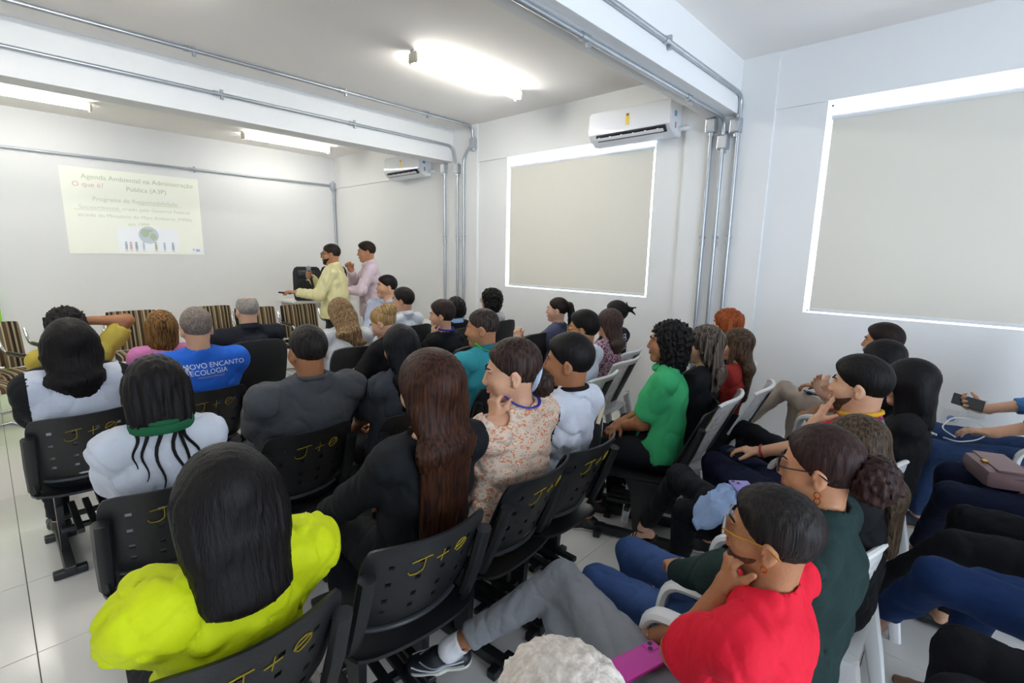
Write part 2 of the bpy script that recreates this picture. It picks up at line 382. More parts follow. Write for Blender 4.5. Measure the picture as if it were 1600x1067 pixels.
b = MB(); b.cyl((gx, YF-.0100, 1.755), (gx, YF-.0112, 1.755), .115, n=28); b.build('globe', emis('slide_globe', '#c6d2da', .12), sl)
for dx, dz, sx, sz in ((-.04, .03, .05, .06), (.05, -.02, .04, .05), (.02, .06, .035, .02)):
    b = MB(); q = bmesh.ops.create_circle(b.bm, cap_ends=True, segments=14, radius=1); bmesh.ops.transform(b.bm, matrix=Matrix.Translation((gx+dx, YF-.0122, 1.755+dz)) @ Matrix.Rotation(rad(90), 4, 'X') @ Matrix.Diagonal((sx, sz, 1, 1)), verts=q['verts']); b.build('continent', emis('slide_land', '#b7c6ae', .1), sl)
for i, (x, c) in enumerate(((1.37, '#b3bfc6'), (1.42, '#d8bfb8'), (1.48, '#a9b6bb'), (1.56, '#cfd6da'), (1.70, '#b9bda2'), (1.80, '#c4d0dc'), (1.90, '#aab4bd'))):
    b = MB(); b.box((x, YF-.0112, 1.60), (.028, .001, .07)); b.box((x-.008, YF-.0112, 1.555), (.008, .001, .04)); b.box((x+.008, YF-.0112, 1.555), (.008, .001, .04)); b.cyl((x, YF-.0112, 1.65), (x, YF-.0118, 1.65), .014, n=10); b.build('drawn_figure', emis('slide_fig%d' % i, c, .08), sl)
b = MB(); b.box((2.18, YF-.0085, 1.565), (.17, .002, .09)); b.build('slide_logo_card', M_SLW, sl)
b = MB(); b.box((2.205, YF-.0100, 1.56), (.05, .001, .035)); b.build('slide_logo', emis('slide_logo', '#b4b1dc', .1), sl)
b = MB(); b.box((2.15, YF-.0100, 1.57), (.02, .001, .03)); b.build('slide_logo', emis('slide_logo2', '#c2ca98', .1), sl)
# outlets
def outlet(y, z, label, sock):
    r = empty('wall_outlet', (XR, y, z)); b = MB(); b.box((-.006, 0, 0), (.012, .085, .13), bev=.004); b.build('plate', M_WPL, r)
    b = MB()
    if sock: b.cyl((-.012, 0, 0), (-.016, 0, 0), .022, n=20)
    else: b.box((-.013, 0, .03), (.004, .03, .02), bev=.001)
    b.build('socket' if sock else 'switch', M_WPL if not sock else mat('outlet_blue', '#8ea2c8', .5), r); tag(r, label, 'outlet')
outlet(-.143, .655, 'white wall plate above the seated man with the phone', False); outlet(-.02, .555, 'white wall socket with bluish round insert near the blue jeans', True)

# ------------------------------------------------------------------ chairs
# black school chair: curved perforated back, seat, sleeves, T legs, book rack
def back_fn(u, v, th):
    s_ = 2*u-1; t_ = 2*v-1
    x = s_*.205*(1-.10*abs(t_)**7)*(1-.08*(1-v)**2); z = .655+t_*.175*(1-.07*abs(s_)**7)
    y = -.185-.155*(z-.48)/.35+.055*s_*s_+.03*max(0, .55-z)**1*1.0
    return Vector((x*(1-th*.5), y+th, z))
def seat_fn(u, v, th):
    s_ = 2*u-1; t_ = 2*v-1
    x = s_*.215*(1-.08*abs(t_)**6); y = -.005+t_*.205*(1-.06*abs(s_)**6)
    z = .435-.018*(1-s_*s_)*(1-.3*t_)+(-.05*max(0, t_-.6)**1.5*2) + .02*max(0, -t_-.7)
    return Vector((x, y, z-th))
def black_chair():
    r = empty('school_chair')
    holes = [(i, j) for j, off in ((15, 0), (11, 0), (7, 0), (4, 0)) for i in (4, 9, 14, 19)]
    b = MB(); b.shell(back_fn, 24, 20, .010, holes); bk = b.build('backrest', M_BLKP, r, True)
    b = MB(); b.shell(seat_fn, 16, 16, .012); b.build('seat', M_BLKP, r, True)
    b = MB(); b.tube([Vector(back_fn(0.04+.92*k/16, 0.02, 0))+Vector((0, -.004, -.006)) for k in range(17)], .009, 8); b.build('bottom_rail', mat('grey_edge', '#3a3d40', .4), bk, True)
    for s_ in (-1, 1):
        b = MB(); b.tube([(s_*.196, -.275, .745), (s_*.198, -.225, .60), (s_*.198, -.165, .46)], [.021, .021, .019], 8, flat=1.25); b.build('back_sleeve', M_BLKP, r, True)
        b = MB(); b.tube(fillet([(s_*.198, -.19, .50), (s_*.19, -.15, .405), (s_*.15, .02, .395), (s_*.15, .17, .40)], .05), .013, 8); b.build('side_tube', M_BLKM, r, True)
        b = MB()
        v0 = [(-.10, .40), (.12, .40), (.075, .30), (.045, .05), (-.025, .05), (-.045, .30)]
        F_ = [b.bm.verts.new((s_*.12-.014, y, z)) for y, z in v0]; G_ = [b.bm.verts.new((s_*.12+.014, y, z)) for y, z in v0]
        b.bm.faces.new(F_); b.bm.faces.new(G_)
        for k in range(6): b.bm.faces.new((F_[k], F_[(k+1) % 6], G_[(k+1) % 6], G_[k]))
        b.build('leg', M_BLKM, r)
        b = MB(); b.box((s_*.12, .02, .035), (.045, .50, .045), bev=.006); b.build('floor_runner', M_BLKM, r)
        for yy in (-.20, .24):
            b = MB(); b.box((s_*.12, yy, .02), (.13, .04, .036), bev=.006); b.build('foot', M_BLKM, r)
    for xx in (-.06, 0, .06):
        b = MB(); b.box((xx, .02, .20), (.03, .40, .022), bev=.004); b.build('rack_bar', M_BLKM, r)
    for yy in (-.07, .09):
        b = MB(); b.box((0, yy, .185), (.25, .03, .02)); b.build('cross_bar', M_BLKM, r)
    # hand-drawn letters on the rear of the back
    def onback(px, pz): 
        u = min(1, max(0, (px/.205+1)/2)); v = min(1, max(0, ((pz-.655)/.175+1)/2)); return back_fn(u, v, 0)+Vector((0, -.0025, 0))
    strokes = {'J': [[(-.075, .752), (-.015, .760)], [(-.035, .757), (-.034, .712), (-.052, .700), (-.075, .703), (-.080, .716)]], '+': [[(.005, .735), (.045, .742)], [(.026, .762), (.024, .716)]],
               'Q': [[(.085, .72), (.07, .735), (.078, .760), (.102, .765), (.118, .748), (.106, .728), (.085, .72)], [(.07, .735), (.095, .745), (.112, .757)]]}
    gl = []
    for ch, ss in strokes.items():
        b = MB()
        for s_ in ss:
            P_ = [Vector((-p[0]*0+p[0], 0, p[1])) for p in s_]; P_ = fillet(P_, .012, 3) if len(P_) > 2 else P_
            b.tube([onback(p.x, p.z) for p in P_], .0017, 5)
        gl.append(b.build('marker_letter', M_YEL, bk, True))
    return r
# white perforated plastic chair
def wback(u, v, th):
    s_ = 2*u-1; z = .46+.385*v*(1-.05*abs(s_)**6); w_ = .205+.018*v
    x = s_*w_*(1-.05*max(0, v-.8)*5*abs(s_)**5); y = -.17-.17*v+.055*s_*s_
    return Vector((x, y+th, z))
def white_chair(panel=True, arms=False):
    r = empty('plastic_chair')
    wback = (lambda u, v, th: globals()['wback'](u, v*.80, th)+Vector((0, .11*v*.8, 0))) if arms else globals()['wback']
    holes = [(i, j) for j in range(3, 27, 3) for i in (2, 4, 6, 8, 18, 20, 22, 24)] + [(i, j) for j in range(4, 27, 3) for i in (2, 4, 6, 8, 18, 20, 22, 24)]
    b = MB(); b.shell(wback, 27, 30, .012, holes if not arms else [h for h in holes]); bk = b.build('backrest', M_WPL, r, True)
    b = MB(); b.tube([Vector(wback(k/16, 1, .006)) for k in range(17)], .011, 8); b.build('top_rail', M_WPL, bk, True)
    if panel:
        def pf(u, v, th):
            p = wback(.38+.24*u, .12+.80*v, 0); return p+Vector((0, -.004-th, 0))
        b = MB(); b.shell(pf, 6, 10, .004); b.build('dark_panel', M_BLKP, bk, True)
    def sf(u, v, th):
        s_ = 2*u-1; t_ = 2*v-1; return Vector((s_*.215*(1-.05*t_**6), .005+t_*.205, .445-.014*(1-s_*s_)-.04*max(0, t_-.6)-th))
    b = MB(); b.shell(sf, 14, 14, .012); b.build('seat', M_WPL, r, True)
    for sx in (-1, 1):
        for sy, y0, y1 in ((-1, -.17, -.26), (1, .17, .20)):
            b = MB(); b.tube([(sx*.185, y0, .445), (sx*.20, (y0+y1)/2, .24), (sx*.225, y1, 0)], [.033, .028, .021], 8, flat=.6); b.build('leg', M_WPL, r, True)
        if arms:
            b = MB(); b.tube(fillet([(sx*.235, .19, .43), (sx*.255, .17, .645), (sx*.255, -.08, .665), (sx*.215, -.17, .65)], .06), .017, 8, flat=1.5); b.build('armrest', M_WPL, r, True)
    b = MB(); b.box((0, .19, .40), (.40, .012, .05), bev=.004); b.build('apron', M_WPL, r)
    return r
# padded office chair
def pad(name, mt, parent, fn, nu=14, nv=14):
    b = MB(); b.shell(fn, nu, nv, 1.0); return b.build(name, mt, parent, True)
def office_chair():
    r = empty('office_chair')
    def bf(u, v, th):
        s_ = 2*u-1; t_ = 2*v-1
        x = s_*.225*(1-.16*abs(t_)**4)*(.96+.04*t_); z = .70+t_*.23*(1-.10*abs(s_)**4)
        bulge = .032*(1-abs(s_)**4)*(1-abs(t_)**4)
        y0 = -.235-.09*(z-.47)/.46+.035*s_*s_
        return Vector((x, y0-.012-bulge*.5 if th == 0 else y0+.02+bulge, z))
    pad('backrest', M_BLKF, r, bf)
    def sf(u, v, th):
        s_ = 2*u-1; t_ = 2*v-1; x = s_*.235*(1-.10*abs(t_)**4); y = .0+t_*.215*(1-.08*abs(s_)**4); bl = (1-abs(s_)**4)*(1-abs(t_)**4)
        return Vector((x, y, .425 if th else .425+.012+.028*bl)) if True else None
    pad('seat', M_BLKF, r, lambda u, v, th: sf(u, v, 0) if th == 0 else sf(u, v, 0)-Vector((0, 0, .06*(1-abs(2*u-1)**4*.4))))
    b = MB(); b.box((0, -.255, .46), (.07, .012, .30), Matrix.Rotation(rad(10), 3, 'X'), bev=.004); b.build('back_bar', M_BLKM, r)
    for sx in (-1, 1):
        b = MB(); b.tube(fillet([(sx*.20, -.22, 0), (sx*.18, -.17, .38), (sx*.18, .16, .38), (sx*.20, .21, 0)], .05), .0125, 8); b.build('leg_frame', M_BLKM, r, True)
    b = MB(); b.cyl((-.18, -.02, .375), (.18, -.02, .375), .011); b.build('cross_bar', M_BLKM, r)
    return r
# striped visitor chair with chrome arms
M_STR = ramp_mat('striped_fabric', [(0, '#3d3226'), (.10, '#8d7a5c'), (.20, '#b3a688'), (.26, '#4a3b2b'), (.40, '#7d6a4d'), (.52, '#c0b498'), (.58, '#5b4a35'), (.72, '#9c8a69'), (.80, '#2f261d'), (.92, '#a5977a')], (1.6, 1, 1), wave='X')
def visitor_chair():
    r = empty('visitor_chair')
    def bf(u, v, th):
        s_ = 2*u-1; t_ = 2*v-1; x = s_*.235*(1-.03*abs(t_)**8); z = .66+t_*.215*(1-.03*abs(s_)**8)
        y = .20+.07*(z-.45)/.4-.02*s_*s_*0; return Vector((x, y-.02-.012*(1-s_**4)*(1-t_**4) if th == 0 else y+.02, z))
    def sf(u, v, th):
        s_ = 2*u-1; t_ = 2*v-1; x = s_*.235; y = -.03+t_*.225; e = .025*(1-s_**6)*(1-t_**6); return Vector((x, y, .44+e-.012 if th == 0 else .395))
    pad('backrest', M_STR, r, bf); pad('seat', M_STR, r, sf)
    for sx in (-1, 1):
        b = MB(); b.tube(fillet([(sx*.27, .26, .80), (sx*.275, .20, .655), (sx*.275, -.20, .655), (sx*.275, -.27, .60), (sx*.275, -.24, .015), (sx*.275, .24, .015)], .10, 6), .0135, 10); b.build('arm_frame', M_CHROME, r, True)
        b = MB(); b.tube([(sx*.275, -.15, .672), (sx*.275, .12, .672)], .016, 8, flat=.6); b.build('arm_pad', M_BLKP, r, True)
    for yy, zz in ((.24, .015), (-.08, .40), (.23, .52)):
        b = MB(); b.cyl((-.275, yy, zz), (.275, yy, zz), .0115); b.build('cross_tube', M_CHROME, r, True)
    return r
def spots(proto, lst, cat, group):
    for i, (x, y, rz_, lab) in enumerate(lst):
        o = proto if i == 0 else copy_tree(proto)
        o.location = (x, y, 0); o.rotation_euler = (0, 0, rad(rz_)); tag(o, lab, cat, group)
spots(visitor_chair(), [(.02, 6.35, 14, 'striped chair at far left with chrome arms'), (-.14, 5.85, 20, 'striped chair partly cut by the left edge'), (1.12, 6.72, 0, 'striped chair with chrome arms left of the pink-shirted woman'), (1.92, 6.75, 0, 'striped chair between the grey-haired man and the dark suit'),
    (2.30, 6.30, 0, 'striped chair just right of the dark-suited man'), (2.86, 6.32, 0, 'striped chair beside the standing speaker')], 'chair', 'striped visitor chairs')
# ------------------------------------------------------------------ implicit-surface figures
F32 = np.float32
def A(*v): return np.array(v, dtype=np.float64)
def nrm(v): return v/ max(1e-9, np.linalg.norm(v))
def rc(a, b, r1, r2): return ('c', np.asarray(a, float), np.asarray(b, float), r1, r2)
def ec(a, b, r1, r2, lat, kx): return ('e', np.asarray(a, float), np.asarray(b, float), r1, r2, nrm(np.asarray(lat, float)), kx)
def el(c, r, R=None): return ('l', np.asarray(c, float), np.asarray(r, float), R)
def infl(p, t):
    if p[0] == 'c': return ('c', p[1], p[2], p[3]+t, p[4]+t)
    if p[0] == 'e': return ('e', p[1], p[2], p[3]+t, p[4]+t, p[5], p[6])
    return ('l', p[1], p[2]+t, p[3])
def aabb(p):
    if p[0] == 'l':
        r = p[2].max() if p[3] is not None else p[2]; return p[1]-r, p[1]+r
    k = p[6] if p[0] == 'e' else 1
    k = max(1, k)
    return np.minimum(p[1]-p[3]*k, p[2]-p[4]*k), np.maximum(p[1]+p[3]*k, p[2]+p[4]*k)
def ev(p, X, Y, Z):
    if p[0] == 'l':
        x, y, z = X-p[1][0], Y-p[1][1], Z-p[1][2]
        if p[3] is not None:
            R = p[3]; x, y, z = x*R[0, 0]+y*R[1, 0]+z*R[2, 0], x*R[0, 1]+y*R[1, 1]+z*R[2, 1], x*R[0, 2]+y*R[1, 2]+z*R[2, 2]
        r = p[2]; k0 = np.sqrt((x/r[0])**2+(y/r[1])**2+(z/r[2])**2)
        k1 = np.sqrt((x/r[0]**2)**2+(y/r[1]**2)**2+(z/r[2]**2)**2)+1e-6
        return k0*(k0-1)/k1
    a, b = p[1], p[2]; d = b-a; L2 = max(1e-9, d@d)
    x, y, z = X-a[0], Y-a[1], Z-a[2]
    t = np.clip((x*d[0]+y*d[1]+z*d[2])/L2, 0, 1)
    x, y, z = x-t*d[0], y-t*d[1], z-t*d[2]
    r = p[3]+t*(p[4]-p[3])
    if p[0] == 'c': return np.sqrt(x*x+y*y+z*z)-r
    l = p[5]; s = x*l[0]+y*l[1]+z*l[2]
    n2 = np.maximum(0, x*x+y*y+z*z-s*s)
    return (np.sqrt((s/p[6])**2+n2)-r)*(1 if p[6] < 1.6 else .8)
def smin(a, b, k):
    h = np.maximum(k-np.abs(a-b), 0)/k
    return np.minimum(a, b)-h*h*k*.25
def smax(a, b, k): return -smin(-a, -b, k)
def surface_nets(D, o, v):
    ins = D < 0; nx, ny, nz = D.shape
    cs = np.array([(ny-1)*(nz-1), nz-1, 1]); nc = (nx-1)*(ny-1)*(nz-1)
    ids, pos, quads = [], [], []
    for ax in range(3):
        s0 = [slice(None)]*3; s1 = [slice(None)]*3; s0[ax] = slice(0, -1); s1[ax] = slice(1, None)
        a, b = D[tuple(s0)], D[tuple(s1)]
        E = np.argwhere(ins[tuple(s0)] != ins[tuple(s1)])
        if len(E) == 0: continue
        va, vb = a[tuple(E.T)], b[tuple(E.T)]; t = va/(va-vb)
        P = E.astype(np.float64); P[:, ax] += t
        u, w = [(1, 2), (2, 0), (0, 1)][ax]
        ok = (E[:, u] > 0) & (E[:, w] > 0) & (E[:, u] < D.shape[u]-1) & (E[:, w] < D.shape[w]-1)
        E, P, va = E[ok], P[ok], va[ok]
        q = []
        for du, dw in ((1, 1), (0, 1), (0, 0), (1, 0)):
            C = E.copy(); C[:, u] -= du; C[:, w] -= dw
            ci = C@cs; q.append(ci); ids.append(ci); pos.append(P)
        q = np.stack(q, 1); f = va > 0; q[f] = q[f][:, ::-1]
        quads.append(q)
    if not ids: return None
    ids = np.concatenate(ids); pos = np.concatenate(pos); quads = np.concatenate(quads)
    un, inv = np.unique(ids, return_inverse=True); cnt = np.bincount(inv)
    V = np.stack([np.bincount(inv, pos[:, k])/cnt for k in range(3)], 1)*v+o
    return V, np.searchsorted(un, quads)
def field_mesh(prims, vox, k=.02, sub=(), cuts=(), disp=None, ksub=.01, amp=.01, kcut=0):
    lo = np.min([aabb(p)[0] for p in prims], 0)-vox*3-amp; hi = np.max([aabb(p)[1] for p in prims], 0)+vox*3+amp
    n = np.ceil((hi-lo)/vox).astype(int)+1
    ax = [(lo[i]+vox*np.arange(n[i])).astype(F32) for i in range(3)]
    D = np.full(n, .2, F32)
    def region(p, m):
        a, b = aabb(p); i0 = np.maximum(0, np.floor((a-m-lo)/vox).astype(int)); i1 = np.minimum(n, np.ceil((b+m-lo)/vox).astype(int)+1)
        return tuple(slice(i0[q], i1[q]) for q in range(3))
    def grid(s): return ax[0][s[0]][:, None, None], ax[1][s[1]][None, :, None], ax[2][s[2]][None, None, :]
    for p in prims:
        s = region(p, k+2*vox+amp); d = ev(p, *grid(s)).astype(F32)
        D[s] = smin(D[s], d, k)
    if disp is not None:
        M = np.argwhere(np.abs(D) < amp+2.5*vox)
        if len(M):
            q = lo+M*vox; D[tuple(M.T)] += disp(q).astype(F32)
    for p in sub:
        s = region(p, .04)
        if any(x.stop <= x.start for x in s): continue
        D[s] = smax(D[s], -ev(p, *grid(s)).astype(F32), ksub)
    if len(cuts):
        g = grid((slice(None),)*3)
        for c, nn in cuts:
            pl = ((g[0]-c[0])*nn[0]+(g[1]-c[1])*nn[1]+(g[2]-c[2])*nn[2]).astype(F32)
            D = smax(D, pl, kcut) if kcut else np.maximum(D, pl)
    return surface_nets(D, lo, vox)
def mk(name, VQ, mats, parent, midx=None):
    if VQ is None or len(VQ[1]) == 0: return None
    V, Q = VQ; me = bpy.data.meshes.new(name)
    me.vertices.add(len(V)); me.vertices.foreach_set('co', V.astype(F32).ravel())
    me.loops.add(len(Q)*4); me.loops.foreach_set('vertex_index', Q.astype(np.int32).ravel())
    me.polygons.add(len(Q)); me.polygons.foreach_set('loop_start', np.arange(0, len(Q)*4, 4, dtype=np.int32))
    me.update(calc_edges=True)
    me.polygons.foreach_set('use_smooth', np.ones(len(Q), bool))
    for mt in mats: me.materials.append(mt)
    if midx is not None: me.polygons.foreach_set('material_index', midx(V[Q].mean(1)).astype(np.int32))
    o = bpy.data.objects.new(name, me); return link(o, parent)
def joinvq(L):
    L = [x for x in L if x is not None]; off = 0; vs = []; qs = []
    for V, Q in L: vs.append(V); qs.append(Q+off); off += len(V)
    return np.concatenate(vs), np.concatenate(qs)
def waves(seed, f, zf=1.0, n=6):
    r = np.random.RandomState(seed); d = r.randn(n, 3); d[:, 2] *= zf
    d = d/np.linalg.norm(d, axis=1)[:, None]*f*(.6+.8*r.rand(n))[:, None]; d[:, 2] *= zf; ph = r.rand(n)*6.28
    def fn(q):
        return np.sin(q@d.T+ph).sum(1)/n**.5
    return fn
def rotm(yaw=0, pitch=0, roll=0):
    """head frame: columns right, forward, up; yaw left positive, pitch down positive"""
    cy, sy = math.cos(yaw), math.sin(yaw); cp, sp = math.cos(pitch), math.sin(pitch); cr, sr = math.cos(roll), math.sin(roll)
    Rz = np.array([[cy, -sy, 0], [sy, cy, 0], [0, 0, 1]]); Rx = np.array([[1, 0, 0], [0, cp, sp], [0, -sp, cp]]); Ry = np.array([[cr, 0, sr], [0, 1, 0], [-sr, 0, cr]])
    return Rz@Rx@Ry
def ik(S, W, l1, l2, pole):
    d = W-S; L = np.linalg.norm(d); u = d/L
    if L > (l1+l2)*.985: W = S+u*(l1+l2)*.985; L = (l1+l2)*.985
    a = (l1*l1-l2*l2+L*L)/(2*L); h = math.sqrt(max(1e-6, l1*l1-a*a))
    p = pole-u*(pole@u); return S+u*a+nrm(p)*h, W

LODV = {0: dict(head=.0045, body=.010, cloth=.009, hair=.0055, hand=.0042, shoe=.007),
        1: dict(head=.006, body=.014, cloth=.012, hair=.008, hand=.006, shoe=.010),
        2: dict(head=.0085, body=.018, cloth=.015, hair=.011, hand=.0085, shoe=.014)}
SEAT = .445
EYE_W = None
def eye_mats():
    return mat('eye_white', '#d9d4cd', .25), mat('iris_dark', '#1c1009', .15)

def hand_prims(W, d, n, side, curl=.35, spread=1.0, thumb=.5, point=False):
    """W wrist, d finger direction, n palm-side normal, side +1 right hand / -1 left hand"""
    d = nrm(d); n = nrm(n-d*(n@d)); s = np.cross(d, n)*side      # s points to the thumb side
    P = [ec(W+d*.012, W+d*.080, .0145, .0125, s, 2.75), rc(W-d*.02, W+d*.02, .026, .025), rc(W+d*.02+s*.014, W+d*.06+s*.03+n*.006, .016, .012)]
    for i, (off, L) in enumerate(((.030, .072), (.010, .080), (-.010, .074), (-.029, .058))):
        p = W+d*(.086-.004*abs(i-1.2))+s*off; a = 0; c = curl*(1+.12*i)
        if point and i == 0: c = .05
        sd = s*(.10*spread*(1.2-i*.8))
        for seg, (fr, r1, r2) in enumerate(((.45, .0098, .0088), (.32, .0088, .008), (.23, .008, .0068))):
            a += c*(1.0 if seg else .8); v = nrm(d*math.cos(a)+n*math.sin(a)+sd); q = p+v*L*fr
            P.append(rc(p, q, r1, r2)); p = q
    p = W+d*.028+s*.028+n*.006; v = nrm(d*.75+s*(.75*(1-thumb*.6))+n*(.25+thumb*.5)); q = p+v*.042
    P.append(rc(p, q, .0125, .0105)); v = nrm(v+d*.35+n*.25*thumb); P.append(rc(q, q+v*.032, .0105, .0085))
    return P

def head_prims(fem, jaw=1.0, ears=True):
    P = [el((0, -.012, .032), (.0755, .096, .084)), el((0, .022, -.012), (.066, .068, .080)),
         rc((0, .036, -.035), (0, .056, -.082), .050*jaw, .030*jaw), el((0, .072, -.094), (.022, .016, .016)),
         el((.038, .056, -.030), (.026, .024, .028)), el((-.038, .056, -.030), (.026, .024, .028))]
    D = [rc((0, .090, .016), (0, .106, -.024), .0085, .0115), el((.011, .098, -.029), (.0085, .010, .008)), el((-.011, .098, -.029), (.0085, .010, .008)),
         el((.026, .084, .027), (.024, .010, .007)), el((-.026, .084, .027), (.024, .010, .007)),
         el((0, .089, -.052), (.021, .0105, .0055)), el((0, .087, -.062), (.018, .0105, .0065))]
    if ears:
        for s in (-1, 1):
            R = rotm(s*-.35, 0.15, 0)
            D += [el((s*.078, -.010, -.006), (.0085, .019, .031), R), el((s*.077, -.004, -.032), (.007, .010, .011), R)]
    S = [el((.031, .100, .009), (.015, .014, .009)), el((-.031, .100, .009), (.015, .014, .009)), el((0, .110, -.0567), (.02, .012, .0018))]
    if ears:
        for s in (-1, 1): S.append(el((s*.087, -.004, -.006), (.006, .010, .017)))
    return P, D, S
def head_field(prims_main, details, subs, vox):
    lo = np.array([-.11, -.16, -.22]); hi = np.array([.11, .14, .14]); n = np.ceil((hi-lo)/vox).astype(int)+1
    X, Y, Z = [(lo[i]+vox*np.arange(n[i])).astype(F32).reshape([-1 if j == i else 1 for j in range(3)]) for i in range(3)]
    D = np.full(n, .3, F32)
    for p in prims_main: D = smin(D, ev(p, X, Y, Z).astype(F32), .03)
    for p in details: D = smin(D, ev(p, X, Y, Z).astype(F32), .009)
    for p in subs: D = smax(D, -ev(p, X, Y, Z).astype(F32), .006)
    # open end inside the collar: nothing is cut, the neck runs on into the trunk
    return surface_nets(D, lo, vox)

def hair_build(root, style, mt, Hm, Hc, N, up, vox, seed, o):
    """all in head-local space; returns list of objects"""
    toL = lambda p: Hm.T@(np.asarray(p)-Hc)
    t = o.get('t', .012); cap = el((0, -.014, .034), (.0755+t, .096+t, .084+t)) if style in ('long', 'bob') else el((0, -.013, .040), (.0755+.004+.25*t, .096+.003+.5*t, .084+t))
    wv = waves(seed, o.get('freq', 420), .08); amp = o.get('amp', .0012); sub = []; cuts = []; prims = [cap]; extra = []
    A_, B_ = np.array([0, .086+o.get('fr', 0), .070]), np.array([0, .030, -.008])
    nF = nrm(np.array([0, .077, -.058])); nL = nrm(np.array([0, .60, -.80]))
    k = .03
    if style == 'short':
        cuts = [(A_, nF), (np.array([0, .02, -.012-o.get('low', 0)]), nL)]
        if o.get('top'):
            prims.append(el((0, .012, .062+o['top']*.4), (.068, .085, .052+o['top'])))
    elif style == 'balding':
        cuts = [(A_, nF), (np.array([0, .02, -.012]), nL)]; sub = [el((0, .02, .135), (.066, .10, .055))]
    elif style == 'curly':
        wv = waves(seed, o.get('freq', 230), 1.0, 9); amp = o.get('amp', .0085)
        ln = o.get('len', .10); prims = [el((0, -.022, .03), (.0755+t, .096+t, .084+t)), el((0, -.035, -.02-ln*.4), (.082+t*.9, .072+t*.8, .06+ln*.5))]
        sub = [rc((0, .105, -.005), (0, .115, -.30), .074, .08)]
    elif style in ('long', 'bob'):
        L = o.get('len', .30); wd = o.get('w', 1.0)
        b1 = toL(N - np.array([0, .082, -.03])); dwn = nrm(Hm.T@(-up + np.array([0, -.15, 0])))
        prims = [cap, ec((0, -.03, .01), (0, -.045, -.075), .062+t*.5, .052+t*.4, (1, 0, 0), 1.32*wd)]
        if style == 'long':
            e1 = b1+dwn*.04; e2 = b1+dwn*L + np.array([o.get('dx', 0), 0, 0])
            prims += [ec((0, -.05, -.05), e1, .05, .04, (1, 0, 0), 2.0*wd), ec(e1, e2, .040, .030*o.get('tip', 1), (1, 0, 0), 2.35*wd)]
            if o.get('front'):
                for s in (-1, 1): prims.append(rc((s*.082, .01, -.02), (s*.10, .03, -.02-o['front']), .022, .018))
        else:
            for s in (-1, 1): prims.append(ec((s*.06, .0, .0), (s*.072, .012, -.05-L*.55), .034, .030, (0, 1, 0), 1.7))
            prims.append(ec((0, -.055, -.04), (0, -.058, -.05-L*.6), .05, .045, (1, 0, 0), 1.75*wd))
            dn_ = o.get('bottom', -.05-L); cuts = [(np.array([0, 0, dn_]), np.array([0, 0, -1.0]))]
        sub = [rc((0, .112, .0+o.get('bang', 0)), (0, .118, -.40), .073, .078)]
    elif style in ('bun', 'pony', 'knot'):
        cuts = [(A_, nF), (np.array([0, .018, -.012-o.get('low', .01)]), nL)]
        if style == 'bun': c = np.array(o.get('pos', (0, -.125, -.02))); r = o.get('r', .045); extra = [el(c, (r*1.15, r*.9, r))]
        if style == 'knot': extra = [el((0, -.105, .06), (.03, .026, .03)), rc((0, -.11, .06), (.01, -.17, .075), .012, .008), rc((0, -.12, .06), (-.01, -.175, .02), .014, .008), rc((0, -.09, .07), (-.01, -.10, .125), .012, .005)]
        if style == 'pony':
            e = toL(N-np.array([0, .13, .0])-up*o.get('len', .2))
            extra = [rc((0, -.085, .075), (0, -.125, .05), .022, .034), rc((0, -.125, .05), (0, -.15, -.05), .036, .036), rc((0, -.15, -.05), e, .036, .016)]
        prims += []
    disp = lambda q: wv(q)*amp
    vq = field_mesh(prims, vox, k, sub, cuts, disp, amp=amp*2, kcut=.022 if style in ('short', 'bun', 'pony', 'knot', 'balding') else .012, ksub=.012)
    out = []
    def put(vq, nm, m_=None):
        if vq is None: return
        V = vq[0]@Hm.T+Hc; out.append(mk(nm, (V, vq[1]), [m_ or mt], root))
    put(vq, 'hair')
    if extra:
        w2 = waves(seed+3, 380, .6); put(field_mesh(extra, vox, .015, (), (), lambda q: w2(q)*o.get('bamp', .004), amp=.01), {'bun': 'hair_bun', 'pony': 'ponytail', 'knot': 'hair_knot'}[style])
    return out

